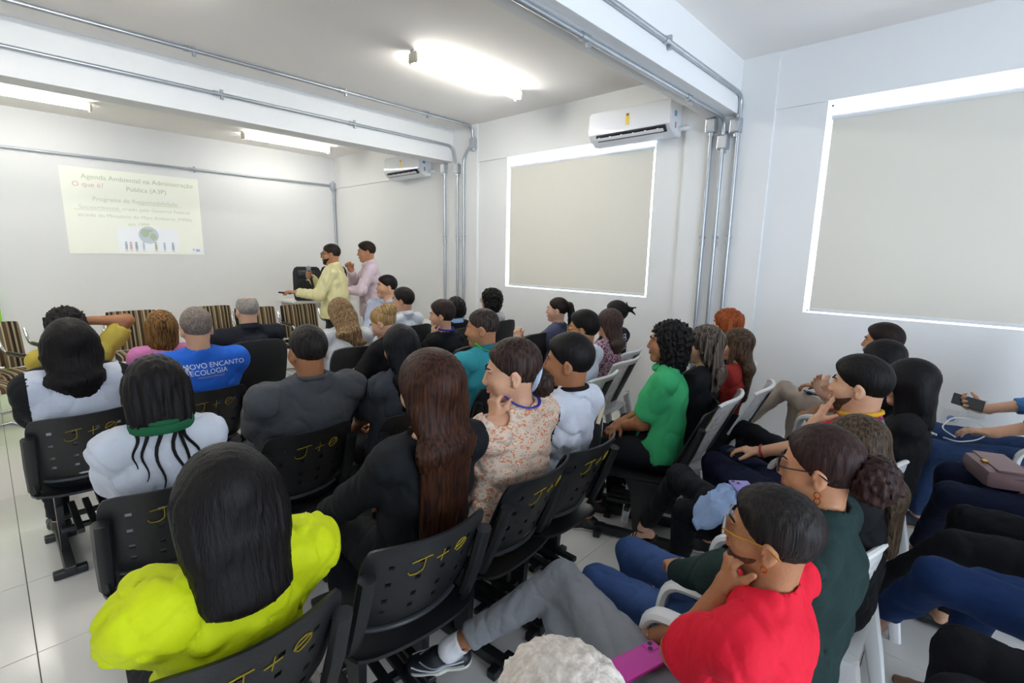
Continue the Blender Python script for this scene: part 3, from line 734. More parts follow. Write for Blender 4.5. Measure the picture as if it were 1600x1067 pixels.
def person(label, crown, yaw=0, seat=SEAT, lean=-14, side=0, turn=0, nod=0, tilt=0, fem=False, w=1.0, belly=0, skin='#b98a68', hair=('short', '#17120f', {}),
           top=None, legs=None, armL='lap', armR='lap', lod=1, seed=1, beard=None, bust=0, twist=0, group=None, stand=False, face=False, ears=True, jaw=1.0, scale=None, neck_len=0, hips=1.0):
    """crown: world position of the top of the head; yaw 0 faces the front wall (+Y); returns (root, info)"""
    vx = LODV[lod]; yaw = rad(yaw); lean, side, turn, nod, tilt, twist = map(rad, (lean, side, turn, nod, tilt, twist))
    sh = (.146 if fem else .168)*w
    P = A(0, 0, (.93 if stand else seat+.095)); up = nrm(A(math.sin(side), math.sin(lean), math.cos(lean)*math.cos(side)))
    lat = nrm(A(math.cos(twist), math.sin(twist), -math.sin(side))); lat = nrm(lat-up*(lat@up)); fwd = np.cross(up, lat)
    N = P+up*.50; Sh = P+up*.452
    SL, SR = Sh-lat*sh, Sh+lat*sh
    Hm = rotm(turn+twist*.5, nod, tilt); Hc = N+(up*.35+A(0, 0, .65))*.045+Hm[:, 2]*(.112+neck_len)+Hm[:, 1]*.022
    cl = Hc+Hm@A(0, -.014, .129)
    # place and scale so that the crown lands where it belongs
    base = 0. if stand else seat
    s = (crown[2]-base)/(cl[2]-base) if scale is None else scale
    rz = base*(1-s); cy, sy = math.cos(yaw), math.sin(yaw)
    ox, oy = s*(cl[0]*cy-cl[1]*sy), s*(cl[0]*sy+cl[1]*cy)
    root = empty('person', (crown[0]-ox, crown[1]-oy, rz), yaw); root.scale = (s, s, s)
    tag(root, label, 'person', group)
    floor = -rz/s
    Rw = np.array([[cy, -sy, 0], [sy, cy, 0], [0, 0, 1]])
    def toloc(p): return Rw.T@((np.asarray(p, float)-A(crown[0]-ox, crown[1]-oy, rz))/s)
    # ---- arms
    l1, l2 = .285, .245
    arms = {}
    for nm, sd, S, spec in (('L', -1, SL, armL), ('R', 1, SR, armR)):
        sp = dict(curl=.45, spread=1, thumb=.5, pole=None, point=False)
        if spec == 'lap': Wt = A(sd*.09, .30, seat+.165); sp.update(pole=A(sd*.6, -.5, -.4), d=A(-sd*.45, .8, -.25), n=A(0, -.1, -1))
        elif spec == 'fold': Wt = A(-sd*.02, .25, seat+.20+.02*sd); sp.update(pole=A(sd*.8, -.4, -.5), d=A(-sd*.9, .35, -.2), n=A(0, -.2, -1), curl=.6)
        elif spec == 'side': Wt = S+A(sd*.06, .02, -.5); sp.update(pole=A(sd*.3, -1, 0), d=A(0, .1, -1), n=A(-sd, 0, 0))
        elif spec == 'chin':
            Wt = Hc+Hm@A(sd*.045, .085, -.175); sp.update(pole=A(sd*.5, .1, -1), d=nrm(Hm@A(-sd*.25, -.05, 1)), n=nrm(Hm@A(-sd*.5, -1, 0)), curl=.75)
        elif isinstance(spec, dict):
            Wt = toloc(spec['world']) if 'world' in spec else (Hc+Hm@A(*spec['head']) if 'head' in spec else A(*spec['at']))
            sp.update(pole=A(sd*.6, -.4, -.6), d=A(-sd*.3, 1, -.1), n=A(0, 0, -1))
            for q in spec:
                if q in ('pole', 'd', 'n'): sp[q] = A(*spec[q])
                elif q in ('curl', 'spread', 'thumb', 'point'): sp[q] = spec[q]
        E, Wr = ik(S, Wt, l1, l2, sp['pole']); arms[nm] = (S, E, Wr, sp, sd)
    # ---- trunk primitives
    bw = w; T = [ec(P+A(0, 0, .0), P+up*.16, .118*bw+belly*.35, .112*bw+belly*.5, lat, 1.34*hips), ec(P+up*.12, P+up*.36, .105*bw+belly, .108*bw, lat, 1.32 if fem else 1.42),
         ec(P+up*.34, P+up*.425, .105*bw, .075, lat, 1.45 if fem else 1.62), rc(SL, SR, .050, .050), rc(N+up*.018, SL, .044, .044), rc(N+up*.018, SR, .044, .044)]
    if bust: T += [el(P+up*.315+fwd*(.085*bw)+lat*q*.075, (bust, bust*.9, bust)) for q in (-1, 1)]
    neck = [rc(Hc+Hm@A(0, -.022, -.055), N+up*.01+fwd*.012, .050 if fem else .058, .052 if fem else .060)]
    AP = []
    for nm in arms:
        S, E, Wr, sp, sd = arms[nm]; AP += [rc(S, E, .050*w, .041*w), rc(E, Wr, .042*w, .027)]
    # ---- skin body: head, trunk with arms, hands
    sk = skinmat(skin, skin)
    pm, pd, ps = head_prims(fem, jaw, ears); nl = rc(Hm.T@(neck[0][1]-Hc), Hm.T@(neck[0][2]-Hc), neck[0][3], neck[0][4])
    hv = head_field(pm+[nl], pd, ps, vx['head']); headvq = (hv[0]@Hm.T+Hc, hv[1])
    parts = [headvq, field_mesh([infl(q, -.016) for q in T[:3]]+[infl(q, -.010) for q in T[3:]]+neck+AP, vx['body'], .03)]
    for nm in arms:
        S, E, Wr, sp, sd = arms[nm]
        parts.append(field_mesh(hand_prims(Wr, sp['d'], sp['n'], sd, sp['curl'], sp['spread'], sp['thumb'], sp['point'])+[rc(Wr-nrm(Wr-E)*.05, Wr, .030, .027)], vx['hand'], .008))
    # ---- legs
    lg = dict(mat=cloth('black_trousers', '#16171b'), hem=.93, shoe='shoe', shoemat=mat('shoe_black', '#141414', .5), pose={}, skirt=False)
    lg.update(legs or {}); LP = {}; bare = []
    for nm, sd in (('L', -1), ('R', 1)):
        hip = P+lat*sd*.088+A(0, .0, -.005)
        if stand: an = A(sd*.09, .02, floor+.085); K = (hip+an)/2+A(sd*.01, .02, 0)
        else:
            ps_ = lg['pose'].get(nm, {})
            K = toloc(ps_['knee_w']) if 'knee_w' in ps_ else A(*ps_.get('knee', (sd*.115, .415, seat+.075)))
            an = toloc(ps_['ankle_w']) if 'ankle_w' in ps_ else A(*ps_.get('ankle', (sd*.115, .40, floor+.085)))
            if 'ankle' in ps_: an[2] = max(an[2], floor+.085)
        LP[nm] = (hip, K, an, sd)
    tr = [ec(P+A(0, 0, -.01), P+up*.08, .128*bw+belly*.3, .118*bw+belly*.45, lat, 1.34*hips)]
    cuts = [(P+up*.14, up)]; lw = lg.get('w', 1.0)*(.95+.05*w)
    hems = []
    for nm in LP:
        hip, K, an, sd = LP[nm]; e = K+(an-K)*lg['hem']
        tr += [rc(hip, K, .098*lw, .070*lw), rc(K, e, .068*lw, .052*lw*lg.get('flare', 1))]
        hems.append((e, nrm(an-K)))
        if lg['hem'] < .99 or lg.get('bare'): bare.append(rc(K, an, .055, .036))
        bare.append(rc(an-(an-K)*.15, an+A(0, 0, -.01), .036, .034))
        if lg.get('barefoot'):
            pass
    if bare: parts.append(field_mesh(bare, vx['body']*.8, .02))
    wv = waves(seed+11, 38, 1.0, 7); wv2 = waves(seed+5, 90, .5, 6)
    wv3 = waves(seed+21, 44, .8, 5); disp = lambda q: wv(q)*.0035+wv2(q)*.0020+.0075*np.maximum(0, 1-np.abs(wv3(q))*1.3)**3-.002
    # ---- feet
    for nm in LP:
        hip, K, an, sd = LP[nm]; kind = lg['shoe']
        shin = nrm(an-K); f = A(*lg['pose'].get(nm, {}).get('foot', (sd*.12, 1, 0))); f = nrm(f-A(0, 0, 0))
        fz = -shin if 'foot' in lg['pose'].get(nm, {}) else A(0, 0, 1)
        fu = nrm(fz-f*(fz@f)); fl = np.cross(f, fu); F0 = an-fu*.085
        body = [ec(F0+f*-.045+fu*.035, F0+f*.06+fu*.045, .036, .038, fl, 1.0), ec(F0+f*.06+fu*.03, F0+f*.165+fu*.022, .030, .022, fl, 1.55)]
        foot_skin = [rc(an, F0-f*.03+fu*.035, .034, .030), ec(F0+fu*.05, F0+f*.12+fu*.022, .030, .016, fl, 1.5), ec(F0+f*.12+fu*.018, F0+f*.165+fu*.014, .015, .011, fl, 2.4)]
        if kind in ('sandal', 'flat', 'heel'):
            parts.append(field_mesh(foot_skin, vx['shoe']*.7, .015, cuts=[(F0, -fu)]))
        if kind == 'none': 
            parts.append(field_mesh(foot_skin, vx['shoe']*.7, .015, cuts=[(F0, -fu)])); continue
        if kind == 'sandal':
            sr = root
            so = mk('sandal', field_mesh([ec(F0-f*.05+fu*.004, F0+f*.175+fu*.004, .010, .010, fl, 3.6)], .006, .01, cuts=[(F0-fu*.004, -fu)]), [lg['shoemat']], sr)
            b = MB()
            for q, hgt in ((.145, .034), (.10, .05)):
                b.tube([F0+f*q+fl*.047*math.cos(a_)+fu*(hgt*math.sin(a_)+.004) for a_ in np.linspace(0, math.pi, 9)], .0045, 6)
            b.tube([an+fl*.041*math.cos(a_)+f*.041*math.sin(a_)+fu*.01*math.sin(a_) for a_ in np.linspace(0, 2*math.pi, 17)[:-1]], .005, 6, closed=True)
            b.tube([F0+f*.10+fl*.045+fu*.02, an+fl*.0+f*.042+fu*.0, F0+f*.10-fl*.045+fu*.02], .004, 6)
            b.build('strap', lg['shoemat'], so, True)
        elif kind == 'flat':
            mk('shoe', field_mesh([infl(q, .004) for q in body], vx['shoe'], .02, sub=[el(F0+f*.03+fu*.085, (.035, .065, .055), np.stack([fl, f, fu], 1))], cuts=[(F0, -fu)]), [lg['shoemat']], root)
        else:
            so = mk('shoe', field_mesh([infl(q, .006) for q in body]+[rc(F0+fu*.05-f*.01, an-fu*.01, .042, .042)], vx['shoe'], .022, cuts=[(F0+fu*.012, -fu), (an+fu*.0, fu)]), [lg['shoemat']], root)
            mk('sole', field_mesh([ec(F0-f*.045+fu*.008, F0+f*.07+fu*.008, .040, .040, fl, 1.0), ec(F0+f*.06+fu*.008, F0+f*.168+fu*.008, .034, .026, fl, 1.5)], vx['shoe'], .02,
               cuts=[(F0+fu*.018, fu), (F0, -fu)]), [lg.get('solemat', mat('sole_light', '#b9b3a8', .7))], so)
            if lg.get('sock'): mk('sock', field_mesh([rc(an, K+(an-K)*lg.get('sock_to', .80), .047, .046), rc(F0+fu*.05, an, .045, .047)], vx['shoe'], .015, cuts=[(K+(an-K)*lg.get('sock_to', .80), -shin)]), [lg['sock']], root)
    if not lg.get('none'):
        if lg['skirt']:
            tr = [ec(P+A(0, 0, -.02), P+up*.08, .125*bw, .115*bw, lat, 1.36), ec(LP['L'][0], LP['L'][1], .10, .085, lat, 1.0), ec(LP['R'][0], LP['R'][1], .10, .085, lat, 1.0), ec((LP['L'][0]+LP['R'][0])/2, (LP['L'][1]+LP['R'][1])/2, .085, .07, lat, 1.6)]
            mk('skirt', field_mesh(tr, vx['cloth'], .04, cuts=cuts, disp=disp), [lg['mat']], root)
        else:
            # hems: one cut sphere-free: trim each leg beyond its hem
            subs = [rc(e+dv*.075, e+dv*.18, .074, .074) for e, dv in hems]
            mk('trousers', field_mesh(tr, vx['cloth'], .022, sub=subs, cuts=cuts, disp=disp, ksub=.004), [lg['mat']], root)
    # ---- top
    tp = dict(mat=cloth('white_tee', '#c9cdd6'), sleeve='short', neck='crew', loose=.010, bottom=-.02, name='shirt'); tp.update(top or {})
    th = tp['loose']; TS = [infl(q, th) for q in T]
    if tp['bottom'] < 0: TS[0] = ec(P+A(0, 0, .02+tp['bottom']), P+up*.16, .124*bw+belly*.35+th, .112*bw+belly*.5+th, lat, 1.34*hips)
    hem_cuts = [(P+up*(.0+tp['bottom'])-A(0, 0, .02), -A(0, .0, 1))]; subs = []; armfield = []
    for nm in arms:
        S, E, Wr, sp, sd = arms[nm]; sl = tp['sleeve']
        if isinstance(sl, dict): sl = sl.get(nm)
        if sl == 'short': e = S+(E-S)*.72; AS = [rc(S, e, .052*w+th+.006, .050*w+th+.010)]; subs.append(rc(e+nrm(E-S)*.066, e+nrm(E-S)*.13, .066, .07)); 
        elif sl == 'cap': e = S+(E-S)*.35; AS = [rc(S, e, .052*w+th, .050*w+th)]; subs.append(rc(e+nrm(E-S)*.066, e+nrm(E-S)*.13, .066, .07))
        elif sl == 'puff': e = S+(E-S)*.42; AS = [el(S+(E-S)*.16+up*.02+lat*sd*.02, (.100, .090, .094)), el(S+(E-S)*.42+lat*sd*.02, (.094, .086, .078))]; subs.append(rc(E, E, .085, .085))
        elif sl == 'long' or sl == 'rolled':
            f_ = .93 if sl == 'long' else .35; e = E+(Wr-E)*f_; AS = [rc(S, E, .052*w+th, .044*w+th), rc(E, e, .044*w+th, (.036 if sl == 'long' else .044)+th*.7)]
            subs.append(rc(e+nrm(Wr-E)*.052, e+nrm(Wr-E)*.09, .050, .05))
        else: AS = []; subs.append(rc(S+lat*sd*.055-up*.005, E, .062, .06))
        TS += AS; armfield += [(q, nm) for q in AS]
    nk = tp['neck']; Rn = np.stack([lat, fwd, up], 1)
    r_, u0, f0, kx = {'crew': (.060, .050, .012, 1.05), 'scoop': (.076, .046, .024, 1.10), 'wide': (.078, .046, .006, 1.45), 'v': (.062, .040, .022, 1.0)}.get(nk, (.060, .058, .014, 1.0))
    subs.append(ec(N+up*(u0+r_*.35)+fwd*f0, N+up*.30+fwd*f0, r_, r_, lat, kx))
    def midx(C):
        r = np.zeros(len(C), int)
        if tp.get('sleeve_mat') is not None:
            dt = np.min([ev(q, *C.T) for q in TS[:3]], 0); da = np.min([ev(q, *C.T) for q, _ in armfield], 0)
            lx = np.abs((C-Sh)@lat); r[(da < dt+.05) & (lx > sh*1.08) & ((C-Sh)@up > -.27)] = 1
        return r
    mats = [tp['mat']]+([tp['sleeve_mat']] if tp.get('sleeve_mat') is not None else [])
    wrk = tp.get('wrinkle', 1.0)
    so = mk(tp['name'], field_mesh(TS, vx['cloth'], .032, sub=subs, cuts=hem_cuts, disp=lambda q: disp(q)*wrk, ksub=.004), mats, root, midx)
    if nk == 'collar' or tp.get('collar'):
        cm = tp.get('collar') or tp['mat']; b = MB()
        ring = lambda r, h, n=18: [N+up*(h-.030*math.cos(a_))+lat*math.sin(a_)*r+fwd*(math.cos(a_)*r*1.02+.012) for a_ in np.linspace(rad(14), rad(346), n)]
        cr_ = tp.get('collar_r', 1.0); b.tube(ring(.068*cr_, .040), .006, 6, flat=2.4); b.tube(ring(.081*cr_, .026), .007, 6, flat=2.4)
        b.build('collar', cm, so, True)
    elif tp.get('rib'):
        b = MB(); b.tube([N+up*(.046-.024*math.cos(a_))+lat*math.sin(a_)*.070+fwd*(math.cos(a_)*.070+.014) for a_ in np.linspace(0, 2*math.pi, 25)[:-1]], .0095, 6, closed=True)
        b.build('neckband', tp['rib'], so, True)
    # skin last so that head, trunk, arms and hands come as one body
    body = mk('body', joinvq(parts), [sk], root)
    # ---- hair, face details
    if hair:
        st, hc, ho = hair; hm = hairmat(hc if isinstance(hc, str) else hc[0]+hc[1], hc if isinstance(hc, str) else hc[0], None if isinstance(hc, str) else hc[1], ho.get('gray', False))
        hair_build(root, st, hm, Hm, Hc, N, up, vx['hair'], seed, ho)
    if beard:
        bm_ = hairmat('beard'+beard, beard)
        vq = field_mesh([infl(q, .0016) for q in pm]+[el((0, .088, -.044), (.026, .012, .006))], vx['head'], .03, sub=[el((0, .118, .004), (.080, .066, .054)), el((0, .100, -.056), (.022, .022, .0105))], cuts=[(A(0, .02, -.034), nrm(A(0, .30, 1))), (A(0, .008, 0), A(0, -1, -.1))], kcut=.006)
        if vq is not None: mk('beard', (vq[0]@Hm.T+Hc, vq[1]), [bm_], root)
    if face:
        ew, ei = eye_mats(); hcol = hairmat('brow', '#17110d')
        for s_ in (-1, 1):
            b = MB(); b.sph((0, 0, 0), .0118, 12); e_ = b.build('eye', ew, root, True)
            me = e_.data; me.materials.append(ei)
            for pl in me.polygons:
                if pl.center.y > .0088: pl.material_index = 1
            e_.matrix_local = Matrix([[*Hm[i], (Hc+Hm@A(s_*.0305, .0715, .008))[i]] for i in range(3)]+[[0, 0, 0, 1]])
            b = MB(); b.tube([Hc+Hm@A(s_*(.014+.034*t_), .0985-.016*t_*t_-.003*t_, .0275+.006*math.sin(t_*2.6)) for t_ in np.linspace(0, 1, 6)], [.003, .0038, .0038, .0034, .003, .002], 6)
            b.build('eyebrow', hcol, root, True)
        b = MB()
        for zz, rr in ((-.052, .0052), (-.061, .0058)):
            b.tube([Hc+Hm@A(x_, .0985-.012*(x_/.022)**2, zz+(.002 if zz > -.055 else -.001)*math.cos(x_*80)) for x_ in np.linspace(-.021, .021, 7)], [.001, rr*.7, rr, rr, rr, rr*.7, .001], 7)
        c_ = lin(skin); lipc = mat('lip_'+skin, tuple(min(1, max(0, v)) for v in (int(skin[1:3], 16)/255*.86, int(skin[3:5], 16)/255*.66, int(skin[5:7], 16)/255*.66)), .4)
        b.build('lips', lipc, root, True)
    info = dict(root=root, Hm=Hm, Hc=Hc, N=N, up=up, lat=lat, fwd=fwd, arms=arms, P=P, LP=LP, s=s, shirt=so, Sh=Sh, Rw=Rw, toloc=toloc,
                world=lambda p: Rw@(np.asarray(p)*s)+A(crown[0]-ox, crown[1]-oy, rz))
    return root, info

def head_matrix(I, off=(0, 0, 0)):
    Hm, Hc = I['Hm'], I['Hc']+I['Hm']@A(*off)
    return Matrix([[*Hm[i], Hc[i]] for i in range(3)]+[[0, 0, 0, 1]])
def glasses(I, rim, temple, label=None):
    g = empty('eyeglasses', parent=I['root']); g.matrix_local = head_matrix(I); 
    b = MB()
    for s_ in (-1, 1):
        b.tube([(s_*.033+.025*math.cos(a_), .108-.006*abs(math.cos(a_)*s_+1)*.5, .004+.020*math.sin(a_)) for a_ in np.linspace(0, 6.283, 21)[:-1]], .0022, 6, closed=True)
    b.tube([(-.010, .110, .010), (0, .1125, .013), (.010, .110, .010)], .002, 6)
    b.build('rim', rim, g, True)
    for s_ in (-1, 1):
        b = MB(); b.tube([(s_*.058, .104, .010), (s_*.076, .070, .012), (s_*.083, -.005, .014), (s_*.083, -.035, -.008)], .0022, 6); b.build('temple', temple, g, True)
        b = MB(); b.tube([(s_*.033, .1075, .004), (s_*.033, .1085, .004)], .024, 16); b.build('lens', mat('lens', '#e8eef0', .05, spec=.6), g)
    lm = MATS['lens'].node_tree.nodes['Principled BSDF']; lm.inputs['Transmission Weight'].default_value = 1.0; lm.inputs['IOR'].default_value = 1.05
    return g
def lanyard(I, mt, front=.22, w=.010, r_=.082, h_=.050):
    N, up, lat, fwd = I['N'], I['up'], I['lat'], I['fwd']; b = MB()
    pts = []
    for a_ in np.linspace(-1, 1, 17):
        an = a_*math.pi*.62; pts.append(N+up*(h_-.016*math.cos(an+0))+lat*math.sin(an)*r_-fwd*(math.cos(an)*r_-.012))
    pts = [P_ for P_ in pts]
    pts = [N+fwd*(.135)-up*front]+pts+[N+fwd*(.135)-up*front]
    b.tube(pts, w, 6, flat=.35); return b.build('lanyard', mt, I['root'], True)
# ------------------------------------------------------------------ people
BLK = '#100d0d'; DKB = '#1c1310'
def shoe_m(n, c, r=.5): return mat('shoe_'+n, c, r)
K = cloth
CRW = {}   # remembered figures
def P_(key, label, crown, **k):
    k.setdefault('seed', len(CRW)*7+3); r, I = person(label, crown, **k); CRW[key] = I; return I
BT = dict(mat=K('black_trousers', '#15161a')); JN = dict(mat=K('blue_jeans', '#2b3f63')); NJ = dict(mat=K('navy_jeans', '#161d33'))
SK = dict(l='#c99a7c', m='#b07c5a', t='#9a6746', d='#6f4630', p='#d3a68c')
# --- row with the yellow blouse (nearest row on the left)
P_('yellow', 'woman with black bob in bright yellow puff-sleeved blouse, seen from behind', (.30, 1.12, 1.18), fem=True, lod=0, lean=-21, nod=16, skin=SK['d'], hair=('bob', BLK, dict(len=.27, w=1.22, t=.026)), w=1.05,
   top=dict(mat=K('yellow_blouse', '#c3cf12', .7), sleeve='puff', neck='scoop', wrinkle=1.5), legs=BT, ears=False)
P_('auburn', 'woman with very long straight auburn hair and black cardigan', (.93, 1.20, 1.295), fem=True, lod=0, yaw=-6, turn=8, skin=SK['l'], hair=('long', ('#1c100c', '#4c2917'), dict(len=.40, w=1.12, t=.024, tip=1.15)),
   top=dict(mat=K('black_cardigan', '#15171a'), sleeve='long', neck='wide', name='cardigan', bottom=-.06), legs=dict(mat=K('black_trousers', '#15161a')), armL={'at': (-.20, .30, .66), 'd': (-.1, .8, -.5), 'n': (.3, 0, -1), 'curl': .5}, ears=False)
M_FLOR = ramp_mat('orange_print', [(0, '#b9a08c'), (.40, '#d2bda9'), (.56, '#c8805a'), (.64, '#dfcdb9'), (.74, '#8d4a2c')], (24, 24, 40), nscale=1.6, const=True)
P_('floral', 'woman in cream and orange patterned blouse with bun and hand at face', (1.30, 1.20, 1.292), fem=True, lod=0, yaw=4, turn=42, nod=6, skin=SK['l'], hair=('bun', ('#1d1411', '#4a362c'), dict(pos=(.01, -.112, -.055), r=.050, t=.014, low=.03, fr=.0)), w=1.08,
   top=dict(mat=M_FLOR, sleeve='long', neck='crew', name='blouse', loose=.016, wrinkle=1.4), legs=dict(mat=M_FLOR, hem=.6, bare=True), armL='chin', face=True)
P_('boy', 'boy in white shirt with black raglan sleeves and short black hair', (1.67, 1.20, 1.27), lod=0, turn=28, w=.88, skin=SK['t'], hair=('short', BLK, dict(t=.016, top=.004)), face=True,
   top=dict(mat=K('white_tee', '#c6cad4'), sleeve_mat=K('black_sleeve', '#121316'), rib=K('black_sleeve', '#121316'), sleeve='short', neck='crew', loose=.018, wrinkle=1.7), legs=BT, armR='lap')
P_('green', 'curly-haired woman in bright green polo with clasped hands', (2.50, 1.15, 1.258), fem=True, lod=0, yaw=18, lean=-3, turn=14, skin=SK['t'], bust=.05, hair=('curly', BLK, dict(len=.13, t=.026, amp=.008)), face=True, w=1.05,
   top=dict(mat=K('green_polo', '#38a066'), sleeve='short', neck='collar', loose=.012), legs=BT, armL='fold', armR='fold')
P_('wavy', 'woman in black with wavy greying dark hair', (2.76, 1.05, 1.222), fem=True, lod=1, yaw=6, turn=8, skin=SK['l'], hair=('long', ('#15110f', '#8b7a6c'), dict(len=.13, t=.018, amp=.006, freq=160)),
   top=dict(mat=K('black_top', '#141518'), sleeve='short', neck='scoop', name='blouse'), legs=BT)
P_('redtop', 'woman in rust red top with long brown hair and blonde streak', (3.14, 1.0, 1.178), fem=True, lod=1, yaw=6, turn=4, skin=SK['p'], hair=('long', ('#1b1210', '#6d5238'), dict(len=.27, t=.014, dx=.02, front=.18)), face=True,
   top=dict(mat=K('rust_top', '#8c2a24'), sleeve='cap', neck='scoop', name='blouse'), legs=BT)
P_('redhair', 'woman with curly copper red hair beside the wall pipes', (3.66, 1.25, 1.235), fem=True, lod=1, yaw=6, turn=-4, skin=SK['p'], hair=('long', ('#6b2c12', '#b0602c'), dict(len=.24, t=.020, amp=.006, freq=170)), face=True,
   top=dict(mat=K('navy_top', '#1b2233'), sleeve='long', neck='scoop', name='blouse'), legs=BT)
# --- second row
P_('collar', 'girl with long wavy black hair in white shirt with green collar', (.37, 2.05, 1.222), fem=True, lod=0, nod=14, yaw=-4, skin=SK['t'], hair=('bob', BLK, dict(len=.125, t=.022, w=1.05, amp=.003, freq=200)),
   top=dict(mat=K('white_uniform', '#c4c8d2'), sleeve='short', neck='collar', collar=K('green_collar', '#1d5a3a'), collar_r=1.28, loose=.016, wrinkle=1.3), legs=dict(mat=K('green_black_trousers', '#141c19'), shoe='shoe'))
P_('grey', 'broad man in charcoal shirt with short black hair, seen from behind', (.97, 2.15, 1.268), lod=0, w=1.22, belly=.015, lean=-19, skin=SK['t'], hair=('short', ('#0f0d0d', '#332d2a'), dict(t=.010, low=.02)), jaw=1.1,
   top=dict(mat=K('charcoal_tee', '#46494d'), sleeve='short', neck='crew', loose=.014, rib=K('charcoal_tee', '#46494d')), legs=dict(mat=K('dark_jeans', '#262b36')))
P_('blackhair', 'woman in dark grey top with long straight black hair', (1.42, 2.10, 1.232), fem=True, lod=0, turn=-6, nod=8, skin=SK['m'], hair=('long', '#0e0e12', dict(len=.20, t=.018)),
   top=dict(mat=K('slate_top', '#3d4148'), sleeve='short', neck='crew', name='blouse', wrinkle=1.5), legs=BT)
P_('teal', 'stout man in teal polo with green lanyard', (2.05, 2.15, 1.268), lod=0, w=1.2, belly=.02, yaw=6, turn=32, nod=6, skin=SK['m'], hair=('short', ('#1a1412', '#564842'), dict(t=.008, low=.02)), jaw=1.1, face=True,
   top=dict(mat=K('teal_polo', '#35929c'), sleeve='short', neck='collar', collar=K('teal_collar', '#1f6d7a'), loose=.012), legs=BT)
lanyard(CRW['teal'], K('lime_lanyard', '#6fc03a'))
P_('glassman', 'young man in white shirt with thin glasses and black hair', (2.64, 1.80, 1.243), lod=1, w=.95, yaw=6, turn=18, skin=SK['m'], hair=('short', BLK, dict(t=.020, top=.006)), face=True, top=dict(mat=K('white_shirt', '#c9cfdb'), sleeve='short', neck='crew'), legs=BT)
glasses(CRW['glassman'], mat('gold_wire', '#b08d4a', .3, metal=1), mat('gold_wire', '#b08d4a', .3, metal=1))
M_PURP = ramp_mat('purple_print', [(0, '#5a3342'), (.47, '#b59aa6'), (.56, '#7a4a5c'), (.62, '#c9b4bd')], (1, 1, 1), nscale=55)
P_('purple', 'woman in mauve floral blouse with straight brown hair', (3.19, 1.95, 1.208), fem=True, lod=1, w=1.05, yaw=4, turn=-4, skin=SK['l'], hair=('long', ('#2a1f1c', '#5a4740'), dict(len=.10, t=.018)), top=dict(mat=M_PURP, sleeve='short', neck='crew', name='blouse'), legs=BT)
P_('topknot', 'woman in black shirt with white lettering and spiky topknot', (3.53, 2.10, 1.238), fem=True, lod=1, yaw=6, turn=12, skin=SK['l'], hair=('knot', BLK, dict(t=.011, low=.02)), top=dict(mat=K('black_tee', '#17181c'), sleeve='short', neck='crew'), legs=BT)
# --- third row
P_('sleeves', 'girl in white shirt with black raglan sleeves and long black hair', (.25, 3.10, 1.25), fem=True, lod=0, w=1.15, skin=SK['m'], hair=('long', BLK, dict(len=.16, t=.026, w=1.2, dx=.03, tip=.7)),
   top=dict(mat=K('white_tee2', '#c3c8d4'), sleeve_mat=K('black_sleeve', '#121316'), sleeve='short', neck='crew', loose=.018), legs=BT)
P_('blue', 'grey-haired man in royal blue shirt with white lettering on the back', (.79, 3.15, 1.272), lod=0, w=1.15, turn=-4, skin=SK['l'], hair=('short', ('#5d534c', '#8f857c'), dict(t=.010, low=.02, gray=True)), top=dict(mat=K('royal_blue', '#2560c2'), sleeve='long', neck='crew', loose=.016), legs=NJ)
P_('bun', 'woman in black with dyed blonde bun looking down at a phone', (1.86, 3.0, 1.215), fem=True, lod=1, lean=4, nod=24, yaw=12, turn=20, skin=SK['l'], hair=('bun', ('#7a5c3a', '#c9a772'), dict(pos=(0, -.085, .075), r=.062, t=.014, low=.03, bamp=.006)), w=1.05,
   top=dict(mat=K('black_blouse', '#141416'), sleeve='short', neck='crew', name='blouse'), legs=BT, armL={'at': (-.10, .36, .80), 'd': (.1, .9, .4), 'n': (.3, .2, .9), 'curl': .5}, face=True)
P_('tee', 'short-haired person in black tee with blue lanyard, fist at mouth', (2.39, 2.95, 1.235), fem=True, lod=1, lean=2, yaw=8, turn=30, nod=4, skin=SK['l'], hair=('short', ('#1a1413', '#43332e'), dict(t=.022, low=.045, top=.006)), top=dict(mat=K('black_tee2', '#15161a'), sleeve='short', neck='wide'), legs=BT, armL='chin', face=True)
lanyard(CRW['tee'], K('blue_lanyard', '#3b3fa8'))
P_('ponytail', 'woman in slate blue top with long dark ponytail, hands raised together', (3.50, 2.68, 1.222), fem=True, lod=1, yaw=20, turn=10, skin=SK['p'], hair=('pony', DKB, dict(t=.010, len=.12, low=.02)), face=True, top=dict(mat=K('slate_blue', '#4a5068'), sleeve='short', neck='crew'), legs=BT,
   armL={'at': (-.04, .30, .86), 'd': (.2, .3, 1), 'n': (1, 0, 0), 'curl': .8}, armR={'at': (.04, .30, .85), 'd': (-.2, .3, 1), 'n': (-1, 0, 0), 'curl': .8})
